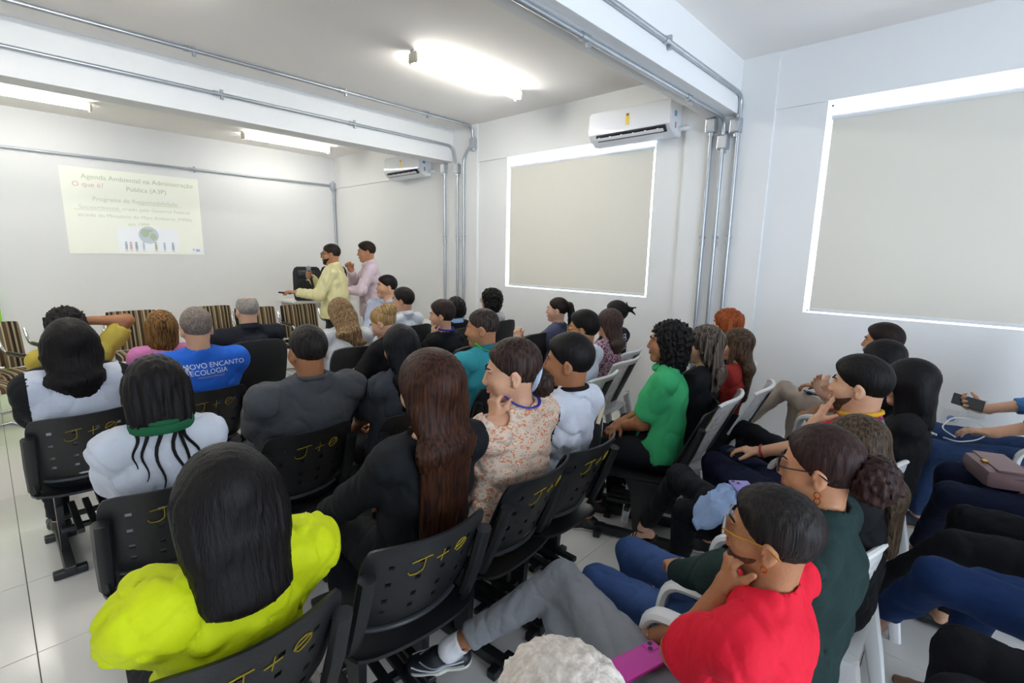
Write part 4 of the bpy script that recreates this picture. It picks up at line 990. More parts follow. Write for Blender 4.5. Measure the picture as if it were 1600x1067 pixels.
# --- front row
P_('mustard', 'curly black-haired person in mustard top with arm raised to head', (.31, 3.92, 1.23), fem=True, lod=1, yaw=-4, skin=SK['t'], hair=('curly', BLK, dict(len=.10, t=.028, amp=.009)), top=dict(mat=K('mustard', '#b5a246'), sleeve='short', neck='crew'), legs=BT, armR={'head': (.075, .0, .04), 'd': (-.6, -.1, .8), 'n': (-1, 0, 0), 'pole': (1, .1, -.3), 'curl': .4}, armL='lap')
P_('pink', 'woman in pink top with streaked chin-length brown hair', (.755, 3.80, 1.192), fem=True, lod=1, lean=2, yaw=-6, w=1.08, skin=SK['l'], hair=('bob', ('#3a2618', '#a5793f'), dict(len=.15, t=.022, amp=.004)), top=dict(mat=K('pink_top', '#d080b2'), sleeve='short', neck='scoop'), legs=BT, ears=False)
P_('suit', 'man in dark suit with balding grey hair, seen from behind', (1.35, 4.0, 1.252), lod=1, w=1.25, skin=SK['p'], hair=('balding', ('#77716c', '#a8a29b'), dict(t=.008, gray=True)), top=dict(mat=K('dark_suit', '#1d2028'), sleeve='long', neck='collar', collar=K('dark_suit', '#1d2028'), name='jacket'), legs=dict(mat=K('dark_suit', '#1d2028')))
P_('streaks', 'woman in white top with streaked light brown hair, head bent down', (1.85, 3.58, 1.230), fem=True, lod=1, lean=8, nod=26, yaw=-10, tilt=-8, skin=SK['p'], hair=('long', ('#4f3a28', '#b3946a'), dict(len=.14, t=.018, w=1.1, dx=.06)), top=dict(mat=K('white_lace', '#cfcfd2'), sleeve='long', neck='crew', name='blouse'), legs=BT)
P_('whiteman', 'man in plain white shirt with dark side-parted hair', (2.70, 3.90, 1.263), lod=1, w=1.1, yaw=14, turn=20, skin=SK['l'], hair=('short', ('#120f0f', '#2f2725'), dict(t=.016, top=.010, low=.02)), face=True, top=dict(mat=K('white_shirt2', '#ccd1db'), sleeve='long', neck='collar'), legs=BT)
P_('afro', 'person with round black afro and pale blue collar', (2.99, 3.50, 1.186), fem=True, lod=1, yaw=0, turn=-20, skin=SK['d'], hair=('curly', '#0d0b0b', dict(len=.02, t=.030, amp=.006)), top=dict(mat=K('black_tee2', '#15161a'), sleeve='short', neck='collar', collar=K('pale_blue', '#9fbde0')), legs=BT)
P_('curlywhite', 'woman with thick curly black hair in white top near the window', (3.56, 3.60, 1.237), fem=True, lod=1, yaw=8, turn=14, skin=SK['l'], hair=('curly', BLK, dict(len=.07, t=.030, amp=.008)), face=True, top=dict(mat=K('white_top', '#c9c9c9'), sleeve='short', neck='scoop'), legs=BT)
glasses(CRW['curlywhite'], mat('gold_wire', '#b08d4a', .3, metal=1), mat('gold_wire', '#b08d4a', .3, metal=1))
# --- speakers at the front
I = P_('speaker', 'standing speaker in pale yellow shirt and dark tie holding a microphone', (2.76, 5.40, 1.675), stand=True, lod=0, yaw=50, lean=0, turn=10, nod=2, w=1.12, belly=.02, skin=SK['m'], hair=('short', ('#1a1513', '#3b302b'), dict(t=.006)), beard='#33261f', face=True,
   top=dict(mat=K('pale_yellow', '#e0d8a4', .8, .05), sleeve='long', neck='collar', bottom=-.06, loose=.016, wrinkle=1.3), legs=dict(mat=K('charcoal_trousers', '#24262c'), shoe='shoe'),
   armL={'at': (-.22, .36, 1.16), 'd': (-.25, 1, .12), 'n': (.2, .0, -1), 'curl': .35, 'pole': (-.5, -.3, -1)}, armR={'at': (-.02, .26, 1.32), 'd': (-.75, .25, .35), 'n': (-.3, -.9, .2), 'curl': 1.0, 'pole': (.9, .1, -1)})
glasses(I, mat('dark_rim', '#1b1513', .3), mat('dark_rim', '#1b1513', .3))
b = MB(); N_, u_, f_, l_ = I['N'], I['up'], I['fwd'], I['lat']
b.tube([N_+f_*.085-u_*.005, N_+f_*.125-u_*.07, N_+f_*.152-u_*.20, N_+f_*.158-u_*.38], [.016, .018, .024, .028], 8, flat=.3); b.build('necktie', K('black_tie', '#17171b'), I['root'], True)
P_('pinkman', 'standing man in pale pink shirt with short dark hair', (3.22, 5.42, 1.714), stand=True, lod=0, yaw=62, lean=0, turn=0, nod=6, w=1.02, skin=SK['m'], hair=('short', ('#15100f', '#33281f'), dict(t=.009, top=.006)), face=True,
   top=dict(mat=K('pale_pink', '#d8c4cd', .8, .04), sleeve='long', neck='collar', bottom=-.10, loose=.015), legs=dict(mat=K('grey_jeans', '#9aa0a8'), shoe='shoe'),
   armR={'at': (.04, .22, 1.36), 'd': (-.2, .3, .9), 'n': (-1, .2, 0), 'curl': .9, 'pole': (.6, .2, -1)}, armL={'at': (-.16, .34, 1.13), 'd': (-.1, 1, .05), 'n': (.3, 0, -1), 'curl': .7})
P_('lanyardman', 'seated man in pale blue shirt with black lanyard at the front table', (3.06, 4.72, 1.34), lod=1, yaw=120, lean=-2, turn=-50, nod=-2, w=1.12, jaw=1.12, skin=SK['l'], hair=('short', BLK, dict(t=.012, top=.004)), face=True, top=dict(mat=K('pale_blue_shirt', '#b7bfd3', .8, .05), sleeve='long', neck='collar'), legs=BT)
lanyard(CRW['lanyardman'], K('black_lanyard', '#15161a'), w=.006)
# --- row on the right, seen in profile
RJ = dict(mat=K('grey_chinos', '#85878c'), hem=.78, shoe='shoe', shoemat=mat('sneaker_black', '#17191d', .5, var=.2, vscale=30), solemat=mat('sneaker_sole', '#d5cfc4', .5), sock=K('white_sock', '#d6d6d8'), sock_to=.88, w=1.08,
   pose={'L': {'knee_w': (1.17, .84, .56), 'ankle_w': (.93, 1.12, .285), 'foot': (-.72, .66, -.10)}, 'R': {'knee_w': (1.12, .80, .46), 'ankle_w': (1.24, .84, .085)}})
I = P_('redshirt', 'young man in red t-shirt resting chin on hand, with earring', (1.03, .214, 1.148), lod=0, lean=-8, turn=6, nod=-2, tilt=-4, w=1.08, skin=SK['t'], hair=('short', ('#0f0d0d', '#2b2320'), dict(t=.012, low=.0, top=.004)), beard='#4a2f20', face=True,
   top=dict(mat=K('red_tee', '#c4142b', .8, .06), sleeve='short', neck='scoop', loose=.014, wrinkle=1.3), legs=RJ, armL='chin', armR='lap')
glasses(I, mat('clear_rim', '#b8b4b0', .1), mat('gold_temple', '#b8852a', .3, metal=1))
DGP = dict(mat=K('mid_blue_jeans', '#3a5280'), shoe='shoe', pose={'L': {'knee_w': (1.31, .79, .50), 'ankle_w': (1.30, .74, .085)}, 'R': {'knee_w': (1.49, .76, .54), 'ankle_w': (1.52, .72, .085)}})
I = P_('glasses', 'woman in dark green sweater with dark framed glasses and frizzy bun', (1.40, .219, 1.186), fem=True, lod=0, lean=-8, turn=4, nod=6, w=1.12, skin=SK['m'], bust=.05, hair=('bun', ('#1d1210', '#3d2622'), dict(pos=(0, -.135, -.01), r=.070, t=.016, low=.03, bamp=.005)), face=True,
   top=dict(mat=K('dark_green_sweater', '#172a28'), sleeve='long', neck='crew', name='sweater', loose=.018), legs=DGP, armR='chin', armL={'at': (-.06, .34, .68), 'd': (.8, .5, -.1), 'n': (0, -.2, -1), 'pole': (-.9, .1, -.2)})
glasses(I, mat('plum_rim', '#2c171b', .25), mat('plum_rim', '#2c171b', .25))
b = MB()
for k_ in range(2): b.tube([I['Hc']+I['Hm']@A(-.083, -.004+.008*math.cos(a_), -.052-.018*k_+.009*math.sin(a_)) for a_ in np.linspace(0, 6.283, 13)[:-1]], .0018, 5, closed=True)
b.build('earring', mat('gold', '#c99a3c', .25, metal=1), I['root'], True)
b = MB(); I2 = CRW['redshirt']; b.tube([I2['Hc']+I2['Hm']@A(-.083, -.004+.007*math.cos(a_), -.046+.008*math.sin(a_)) for a_ in np.linspace(0, 6.283, 13)[:-1]], .0016, 5, closed=True); b.build('earring', MATS['gold'], I2['root'], True)
GLP = dict(mat=K('black_trousers', '#15161a'), hem=.86, shoe='sandal', shoemat=mat('sandal_black', '#151313', .4), pose={'L': {'knee_w': (2.12, .88, .59), 'ankle_w': (2.24, 1.10, .18), 'foot': (.1, .9, -.42)}, 'R': {'knee_w': (1.98, .78, .50), 'ankle_w': (1.98, .80, .085)}})
P_('blondestreak', 'woman with blonde-streaked hair partly hidden behind the glasses woman', (1.80, .22, 1.125), fem=True, lod=0, lean=-6, nod=20, skin=SK['p'], hair=('long', ('#231915', '#5f4f39'), dict(len=.26, t=.014)), top=dict(mat=K('black_top', '#141518'), sleeve='long', neck='crew'), legs=GLP, face=True)
M_RAINBOW = ramp_mat('rainbow_shirt', [(0, '#b01640'), (.30, '#b8306e'), (.42, '#c9912c'), (.58, '#8a2a55'), (.72, '#4a7f8d'), (.80, '#b01640')], (1.0, 1.2, 2.3), wave='DIAGONAL', noise=1.2)
CLP = dict(mat=K('navy_jeans', '#161d33'), shoe='shoe', pose={'L': {'knee_w': (2.52, .86, .53), 'ankle_w': (2.54, .86, .085)}, 'R': {'knee_w': (2.66, .84, .53), 'ankle_w': (2.7, .86, .085)}})
P_('colourful', 'bearded young man in multicoloured shirt with finger at lips', (2.26, .252, 1.238), lod=0, lean=-8, turn=0, nod=2, w=1.0, skin=SK['l'], hair=('short', BLK, dict(t=.014, top=.014, fr=.008)), beard='#4a382d', face=True, top=dict(mat=M_RAINBOW, rib=K('yellow_band', '#d0a02c'), sleeve='short', neck='crew'), legs=CLP,
   armL={'head': (-.02, .15, -.19), 'd': (.1, -.35, 1), 'n': (.3, -1, 0), 'curl': .9, 'point': True, 'pole': (-.5, .2, -1)}, armR={'world': (2.48, .70, .64), 'd': (0, 1, -.1), 'n': (0, 0, -1), 'curl': .4})
BBP = dict(mat=K('black_trousers', '#15161a'), hem=.9, shoe='flat', pose={'L': {'knee_w': (3.02, .94, .60), 'ankle_w': (2.76, 1.16, .25), 'foot': (-.3, .8, -.4)}, 'R': {'knee_w': (2.95, .84, .52), 'ankle_w': (2.95, .86, .085)}})
P_('bob', 'person with smooth shoulder-length black hair behind the colourful shirt', (2.70, .143, 1.183), fem=True, lod=1, lean=-10, nod=8, skin=SK['l'], hair=('bob', '#0c0b0d', dict(len=.24, t=.020, w=1.1)), top=dict(mat=K('black_top', '#141518'), sleeve='long', neck='crew'), legs=BBP)
P_('darkhead', 'black-haired person leaning in front of the man by the wall', (3.10, .295, 1.205), fem=True, lod=1, lean=-4, nod=14, skin=SK['p'], hair=('bob', '#0e0c0e', dict(len=.12, t=.014)), top=dict(mat=K('black_top', '#141518'), sleeve='short', neck='crew'), legs=BT, armL={'world': (3.40, .58, .78), 'd': (0, .5, .8), 'n': (.5, -.5, 0)}, armR={'world': (3.46, .58, .78), 'd': (0, .5, .8), 'n': (-.5, -.5, 0)})
BGP = dict(mat=K('beige_chinos', '#a3968a'), hem=.88, shoe='shoe', shoemat=shoe_m('tan_leather', '#7a4526', .35), sock=K('black_sock', '#14141a'), sock_to=.78, pose={'L': {'knee_w': (4.08, .93, .62), 'ankle_w': (3.98, 1.22, .26), 'foot': (-.1, .9, -.3)}, 'R': {'knee_w': (4.1, .84, .52), 'ankle_w': (4.12, .86, .085)}})
P_('beige', 'man in beige trousers by the wall with dark swept hair', (3.62, .328, 1.233), lod=1, lean=-8, turn=-2, skin=SK['m'], hair=('short', DKB, dict(t=.016, top=.008, low=.02)), face=True, top=dict(mat=K('black_polo', '#16171b'), sleeve='short', neck='collar'), legs=BGP, armL={'world': (3.86, .78, .70), 'd': (.1, 1, -.1), 'n': (0, 0, -1)})
# grey-haired person nearest the camera, only the top of the head in view
P_('greyhair', 'pale grey-haired head at the bottom edge, nearest the viewer', (.39, .287, 1.16), lod=0, lean=0, nod=16, skin=SK['p'], hair=('short', ('#b5aaa0', '#d8d0c6'), dict(t=.014, gray=True, amp=.003)), top=dict(mat=K('grey_shirt', '#8a8a8a'), sleeve='short', neck='crew'), legs=BT)
# --- people at the right edge
P_('denim', 'person in denim shirt and blue jeans holding a phone by the right wall', (3.86, -.62, 1.29), lod=1, skin=SK['l'], hair=('short', BLK, dict(t=.014)), top=dict(mat=K('denim_shirt', '#4574a8'), sleeve='rolled', neck='collar'), legs=dict(mat=K('blue_jeans', '#2b3f63'), shoe='shoe', shoemat=shoe_m('navy_suede', '#20222c', .8), solemat=mat('tan_sole', '#8d7558', .7), pose={'L': {'knee_w': (3.60, .03, .53), 'ankle_w': (3.72, .05, .085)}, 'R': {'knee_w': (3.98, .06, .54), 'ankle_w': (4.02, .02, .085)}}),
   armL={'world': (3.62, -.16, .68), 'd': (.1, 1, -.1), 'n': (0, 0, -1), 'curl': .35}, armR={'world': (4.0, -.12, .72), 'd': (-.1, 1, .2), 'n': (-.6, 0, .5), 'curl': .7})
P_('bag', 'person in navy jeans at the right edge with mauve handbag on lap', (3.10, -.74, 1.26), fem=True, lod=1, skin=SK['l'], hair=('long', BLK, dict(len=.2)), top=dict(mat=K('dark_teal', '#1c3336'), sleeve='short', neck='crew'), legs=dict(mat=K('navy_jeans', '#161d33'), shoe='flat', hem=.86, pose={'L': {'knee_w': (2.95, -.06, .53), 'ankle_w': (3.25, .02, .085)}, 'R': {'knee_w': (3.18, -.06, .56), 'ankle_w': (3.2, -.05, .085)}}), armL={'world': (3.05, -.33, .68), 'd': (.3, 1, -.1), 'n': (0, 0, -1)})
P_('blackpants', 'person in black trousers at the right edge with outstretched leg', (2.62, -.78, 1.25), fem=True, lod=1, skin=SK['l'], hair=('long', BLK, dict(len=.2)), top=dict(mat=K('black_top', '#141518'), sleeve='long', neck='crew'), legs=dict(mat=K('black_trousers', '#15161a'), shoe='flat', pose={'L': {'knee_w': (2.50, -.10, .50), 'ankle_w': (2.42, .22, .12), 'foot': (0, 1, -.2)}, 'R': {'knee_w': (2.72, -.12, .53), 'ankle_w': (2.72, -.10, .085)}}))
P_('bareankle', 'person in rolled blue jeans with crossed leg and bare foot', (2.10, -.78, 1.25), fem=True, lod=1, skin='#9b7560', hair=('long', BLK, dict(len=.2)), top=dict(mat=K('black_top', '#141518'), sleeve='short', neck='crew'), legs=dict(mat=K('deep_blue_jeans', '#1c335e'), shoe='none', hem=.72, pose={'L': {'knee_w': (1.98, -.05, .60), 'ankle_w': (2.20, .11, .235), 'foot': (-.25, .9, -.15)}, 'R': {'knee_w': (2.15, -.16, .53), 'ankle_w': (2.2, -.14, .085)}}), armL={'world': (1.88, -.34, .66), 'd': (.2, 1, -.3), 'n': (0, 0, -1), 'curl': .8})
P_('corner', 'person in black trousers at the lower right corner, forearm on knee', (1.66, -.80, 1.25), lod=1, skin=SK['l'], hair=('short', BLK, {}), top=dict(mat=K('black_top', '#141518'), sleeve='short', neck='crew'), legs=dict(mat=K('black_trousers', '#15161a'), pose={'L': {'knee_w': (1.50, -.12, .54), 'ankle_w': (1.5, -.10, .085)}, 'R': {'knee_w': (1.72, -.12, .54), 'ankle_w': (1.74, -.10, .085)}}), armL={'world': (1.52, -.20, .62), 'd': (.1, 1, -.2), 'n': (0, 0, -1)})

# ------------------------------------------------------------------ a chair under everyone who sits
def under(key, dy=.03, dx=0, dr=0):
    I = CRW[key]; w_ = I['world'](A(dx, dy, 0)); return (w_[0], w_[1], math.degrees(I['root'].rotation_euler.z)+dr)
def seats(proto, lst, group):
    spots(proto, [(*(under(k[0], *k[2:]) if isinstance(k[0], str) else k[0]), k[1]) for k in lst], 'chair', group)
seats(black_chair(), [
    ('yellow', 'black plastic chair holding the woman in the yellow blouse', .06), ('auburn', 'black plastic chair holding the woman with long auburn hair', -.01, -.12),
    ('floral', 'black plastic chair holding the woman in the orange patterned blouse', .05), ('boy', 'black plastic chair holding the boy in white and black shirt', .05),
    ('green', 'black plastic chair holding the woman in the green polo', .05),
    ('collar', 'black plastic chair holding the girl with the green collar', .05), ('grey', 'black plastic chair holding the man in the charcoal shirt', .02, -.06),
    ('blackhair', 'black plastic chair holding the long black haired woman in grey', .05), ('teal', 'black plastic chair holding the man in the teal polo', .05),
    ('sleeves', 'black plastic chair holding the girl in white with black sleeves', .05), ('blue', 'black plastic chair holding the man in the blue shirt', .05)], 'black plastic school chairs')
seats(white_chair(), [('glassman', 'white perforated chair holding the white-shirted man with glasses'), ('purple', 'white perforated chair holding the woman in purple floral blouse'), ('topknot', 'white perforated chair by wall holding the woman with spiky topknot'),
    ('wavy', 'white perforated chair holding the woman with greyish wavy hair'), ('redtop', 'white perforated chair holding the long-haired woman in red'), ('redhair', 'white perforated chair by wall holding the red-haired woman')], 'white perforated plastic chairs')
seats(white_chair(False, True), [('redshirt', 'white plastic armchair holding the man in the red shirt', .13), ('glasses', 'white plastic armchair holding the woman in dark green sweater', .13),
    ('blondestreak', 'white plastic armchair holding the woman with blonde streaks', .13), ('colourful', 'white plastic armchair holding the man in the colourful shirt', .13), ('bob', 'white plastic armchair holding the woman with black bob', .13), ('darkhead', 'white plastic armchair holding the dark-haired person beside the wall man', .13), ('beige', 'white plastic armchair holding the man in beige trousers', .13),
    ('denim', 'white plastic armchair holding the person in denim shirt'), ('bag', 'white plastic armchair holding the person with mauve handbag'), ('blackpants', 'white plastic armchair holding the person with outstretched black leg'), ('bareankle', 'white plastic armchair holding the person in rolled blue jeans'), ('corner', 'white plastic armchair at the lower right corner'), ('greyhair', 'white plastic armchair under the grey-haired person nearest the viewer')], 'white plastic armchairs')
seats(office_chair(), [('suit', 'black padded chair holding the man in dark suit'), ('bun', 'black padded chair holding the woman in black with blonde bun'), ('tee', 'black padded chair holding the short-haired person in black tee'),
    ('ponytail', 'black padded chair holding the woman with long ponytail'), ('whiteman', 'black padded chair holding the man in white shirt'), ('afro', 'black padded chair holding the person with round black afro'),
    ('curlywhite', 'black padded chair holding the woman with curly black hair'), ('streaks', 'black padded chair holding the woman with streaked brown hair'), ('mustard', 'black padded chair holding the person in mustard top'), ('pink', 'black padded chair holding the woman in pink'),
    ((3.20, 2.98, 4), 'empty black padded chair in front of the woman with ponytail'), ('lanyardman', 'black padded chair holding the man with lanyard')], 'black padded chairs')

# ------------------------------------------------------------------ furniture at the front
M_TW = mat('white_laminate', '#dddcd8', .4)
def table(x, y, sx, sy, h, label, rz=0):
    r = empty('table', (x, y, 0), rad(rz)); b = MB(); b.box((0, 0, h-.0125), (sx, sy, .025), bev=.004); b.build('table_top', M_TW, r)
    for i in (-1, 1):
        for j in (-1, 1):
            b = MB(); b.box((i*(sx/2-.04), j*(sy/2-.04), (h-.025)/2), (.04, .04, h-.025)); b.build('leg', M_WPL, r)
    b = MB(); b.box((0, sy/2-.04, h-.10), (sx-.12, .018, .12)); b.build('apron', M_TW, r)
    tag(r, label, 'table')
table(3.36, 6.92, 1.05, .55, .90, 'white table under the black loudspeakers in the front corner'); table(3.50, 4.52, .60, 1.15, .76, 'white table with laptop beside the man with lanyard')
def pa(x, y, z, rz, label, mark):
    r = empty('loudspeaker', (x, y, z), rad(rz)); pr = [(-.17, 0), (.17, 0), (.185, .10), (.185, .40), (.15, .47), (-.15, .47), (-.185, .40), (-.185, .10)]
    b = MB(); F_ = [b.bm.verts.new((px, -.16, pz)) for px, pz in pr]; G_ = [b.bm.verts.new((px*.75, .16, pz*.96+.01)) for px, pz in pr]
    b.bm.faces.new(F_); b.bm.faces.new(G_)
    for k in range(8): b.bm.faces.new((F_[k], F_[(k+1) % 8], G_[(k+1) % 8], G_[k]))
    bmesh.ops.bevel(b.bm, geom=list(b.bm.edges), offset=.014, segments=2, affect='EDGES'); b.build('cabinet', M_BLKP, r, True)
    b = MB(); b.cyl((0, -.161, .155), (0, -.172, .155), .135, n=28); b.build('grille', mat('speaker_grille', '#101113', .7, bump=.6, bscale=300), r, True)
    b = MB(); b.box((0, -.162, .37), (.24, .012, .11), bev=.02); b.build('horn', mat('horn_black', '#1b2024', .25), r, True)
    text_mesh('badge', mark, .035, M_WPL, r, Matrix.Translation((0.02, -.175, .285)) @ Matrix.Rotation(rad(90), 4, 'X'))
    b = MB(); b.box((.0, -.173, .055), (.05, .004, .018)); b.build('red_badge', mat('red_badge', '#8d2a22', .5), r)
    tag(r, label, 'loudspeaker')
pa(3.14, 6.86, .90, -30, 'black loudspeaker with badge on white table, left of the speaker', 'WLS'); pa(3.58, 6.95, .90, -30, 'second black loudspeaker half hidden behind the standing speaker', 'WLS')
r = empty('laptop', (3.42, 4.36, .76), rad(200)); b = MB(); b.box((0, 0, .009), (.34, .23, .018), bev=.003); b.build('keyboard_base', mat('laptop_grey', '#3a3b3a', .45), r)
b = MB(); b.box((0, .145, .125), (.34, .008, .235), Matrix.Rotation(rad(-18), 3, 'X'), bev=.003); b.build('lid', mat('laptop_lid', '#4a4a46', .4), r)
b = MB(); b.box((0, .139, .125), (.31, .002, .20), Matrix.Rotation(rad(-18), 3, 'X')); b.build('screen', emis('screen', '#9fb4cc', .6), r); tag(r, 'open dark grey laptop on the white front table', 'laptop')
b = MB(); b.box((0, 0, .03), (.20, .14, .06), bev=.008); b.box((0, .02, .065), (.16, .05, .012), bev=.004); o = b.build('black_device', M_BLKP, None, False, (3.36, 4.95, .76)); tag(o, 'small black device on the front table behind the speaker', 'device')
# ------------------------------------------------------------------ things people hold or wear
def palm(I, side, d=.075, n=.02):
    S, E, W, sp, sd = I['arms'][side]; dv = nrm(sp['d']); nv = nrm(sp['n']-dv*(sp['n']@dv)); return W+dv*d+nv*n, dv, nv, np.cross(dv, nv)
def frame_obj(o, I, p, x, y, z):
    Rw, s_ = I['Rw'], I['s']; X, Y, Z = [Rw@nrm(v) for v in (x, y, z)]; w_ = I['world'](p)
    o.matrix_world = Matrix([[X[i], Y[i], Z[i], w_[i]] for i in range(3)]+[[0, 0, 0, 1]])
def phone(name, mt, label, screen=None, case=True):
    r = empty(name); b = MB(); b.box((0, 0, 0), (.074, .150, .009), bev=.004); b.build('phone_body', mt, r, True)
    b = MB(); b.box((0, 0, -.0052), (.066, .138, .001)); b.build('screen', screen or mat('screen_off', '#0b0c10', .08), r)
    b = MB(); b.box((-.018, .052, .0052), (.03, .03, .002), bev=.001)
    b.build('camera_bump', mt, r)
    for dx, dy in ((-.025, .058), (-.011, .046)):
        b = MB(); b.cyl((dx, dy, .006), (dx, dy, .0078), .0062, n=14); b.build('camera_lens', M_BLKP, r)
    tag(r, label, 'phone'); return r
def hold_phone(key, side, mt, label, screen=None, flip=False):
    I = CRW[key]; p, d, n, s_ = palm(I, side, .085, .024); o = phone('smartphone', mt, label, screen)
    frame_obj(o, I, p, np.cross(d, -n), d, -n) if not flip else frame_obj(o, I, p, np.cross(d, n), d, n)
hold_phone('bun', 'L', mat('phone_white', '#d5dbe2', .3), 'white phone with lit screen held by the blonde-bun woman', emis('lit_screen', '#c8dff0', 1.2), True)
hold_phone('pinkman', 'L', M_BLKP, 'dark phone held by the man in pale pink shirt')
hold_phone('denim', 'R', M_BLKP, 'black phone held by the person in denim shirt')
hold_phone('colourful', 'R', M_BLKP, 'black phone under the hand with the red bracelet')
o = phone('smartphone', mat('phone_pink', '#c4309c', .35), 'bright pink phone case lying on the grey trousers'); o.matrix_world = Matrix.Translation((.99, .47, .625)) @ Matrix.Rotation(rad(-108), 4, 'Z') @ Matrix.Rotation(rad(-6), 4, 'Y')
o = phone('smartphone', M_BLKP, 'black phone resting on the beige trousers'); o.matrix_world = Matrix.Translation((3.92, .70, .665)) @ Matrix.Rotation(rad(30), 4, 'Z') @ Matrix.Rotation(rad(12), 4, 'X')
# microphone and pointer
I = CRW['speaker']; p, d, n, s_ = palm(I, 'R', .055, .026); ax = nrm(A(-.35, .10, 1.0)); hd = p+ax*.10
r = empty('microphone'); b = MB(); b.tube([(0, 0, -.15), (0, 0, .02), (0, 0, .06)], [.013, .016, .021], 14); b.build('handle', M_BLKP, r, True)
b = MB(); b.sph((0, 0, .085), .028, 14); b.build('grille', mat('mic_grille', '#9aa2b2', .35, metal=.6, bump=.6, bscale=400), r, True)
frame_obj(r, I, p, np.cross(nrm(A(0, 1, 0)), ax), np.cross(ax, np.cross(nrm(A(0, 1, 0)), ax)), ax); tag(r, 'black microphone with silver grille in the speaker\'s hand', 'microphone')
p, d, n, s_ = palm(I, 'L', .10, .02); b = MB(); b.box((0, 0, 0), (.028, .13, .016), bev=.005); o = b.build('remote_pointer', M_BLKP); frame_obj(o, I, p+d*.03, np.cross(d, -n), d, -n); tag(o, 'slim black remote pointed by the speaker at the slide', 'remote')
# bracelets, watches
def band(key, side, mt, name, r_=.032, th=.006, face=None):
    I = CRW[key]; S, E, W, sp, sd = I['arms'][side]; f_ = nrm(W-E); u_ = nrm(np.cross(f_, A(0, 0, 1)) if abs(f_[2]) < .9 else A(1, 0, 0)); v_ = np.cross(f_, u_); c = W-f_*.012
    b = MB(); b.tube([c+(u_*math.cos(a_)+v_*math.sin(a_))*r_ for a_ in np.linspace(0, 6.283, 19)[:-1]], th, 6, closed=True, flat=1.0); o = b.build(name, mt, I['root'], True)
    if face:
        b = MB(); q = c+v_*(-r_-.002) if v_[2] < 0 else c+v_*(r_+.002); b.cyl(q-nrm(q-c)*.004, q+nrm(q-c)*.004, .019, n=14); b.build('watch_face', face, o, True)
band('colourful', 'R', mat('red_bracelet', '#9c1626', .4), 'bracelet'); band('beige', 'L', M_BLKP, 'wristwatch', .031, .008, M_BLKP); band('redshirt', 'R', mat('silver', '#c9c9c6', .25, metal=1), 'bracelet', .032, .003)
I = CRW['floral']; b = MB(); b.tube([I['Hc']+I['Hm']@A(.005+.042*math.cos(a_), -.088-.018*math.sin(a_), -.03+.040*math.sin(a_)) for a_ in np.linspace(0, 6.283, 17)[:-1]], .011, 7, closed=True); b.build('scrunchie', K('pale_scrunchie', '#a9b6c9'), I['root'], True); lanyard(I, K('blue_lanyard', '#3b3fa8'), r_=.074, h_=.066)
# lettering that follows the cloth
from mathutils.bvhtree import BVHTree
def print_on(I, txt, x, z, size, mt, back=True, name='shirt_lettering', align='CENTER'):
    me = I['shirt'].data; bv = BVHTree.FromPolygons([v.co for v in me.vertices], [p.vertices for p in me.polygons])
    sgn = -1 if back else 1
    M_ = Matrix.Translation((x, sgn*.6, z)) @ (Matrix.Rotation(rad(90), 4, 'X') if back else Matrix.Rotation(rad(180), 4, 'Z') @ Matrix.Rotation(rad(90), 4, 'X'))
    o = text_mesh(name, txt, size, mt, I['root'], M_, extrude=0, align=align)
    for v in o.data.vertices:
        w_ = M_ @ v.co; h = bv.ray_cast(Vector((w_.x, sgn*.6, w_.z)), Vector((0, -sgn, 0)))
        if h[0] is not None: w_ = h[0]+Vector((0, sgn*.003, 0))
        v.co = M_.inverted() @ w_
    return o
WHT = mat('print_white', '#d8dce4', .7)
I = CRW['blue']
print_on(I, 'NOVO ENCANTO', .055, .975, .040, WHT); print_on(I, 'ECOLOGIA', .02, .938, .040, WHT); print_on(I, 'www.novoencanto.org.br', .03, .912, .014, mat('print_orange', '#c98a5a', .7))
me_ = I['shirt'].data; bv_ = BVHTree.FromPolygons([v.co for v in me_.vertices], [p.vertices for p in me_.polygons])
def on_back(x, z):
    h = bv_.ray_cast(Vector((x, -.6, z)), Vector((0, 1, 0))); return (h[0] if h[0] is not None else Vector((x, -.2, z)))+Vector((0, -.002, 0))
b = MB()
for cx_, cz_, rr_ in ((-.125, .955, .020), (-.105, .962, .017), (-.092, .948, .014)):
    b.tube([on_back(cx_+rr_*math.cos(a_), cz_+rr_*math.sin(a_)) for a_ in np.linspace(0, 6.283, 15)[:-1]], .0018, 5, closed=True)
    for k in range(4): b.tube([on_back(cx_, cz_), on_back(cx_+rr_*math.cos(k*1.57+.4), cz_+rr_*math.sin(k*1.57+.4))], .0013, 5)
    b.tube([on_back(cx_, cz_-rr_), on_back(cx_+.003, .905)], .0018, 5)
b.tube([on_back(-.085+.004*math.cos(a_), .985+.004*math.sin(a_)) for a_ in np.linspace(0, 6.283, 9)[:-1]], .002, 5, closed=True)
b.build('tree_emblem', WHT, I['root'], True)
print_on(CRW['topknot'], 'SER', .02, .98, .09, WHT); print_on(CRW['topknot'], 'BEM', .02, .90, .06, WHT)
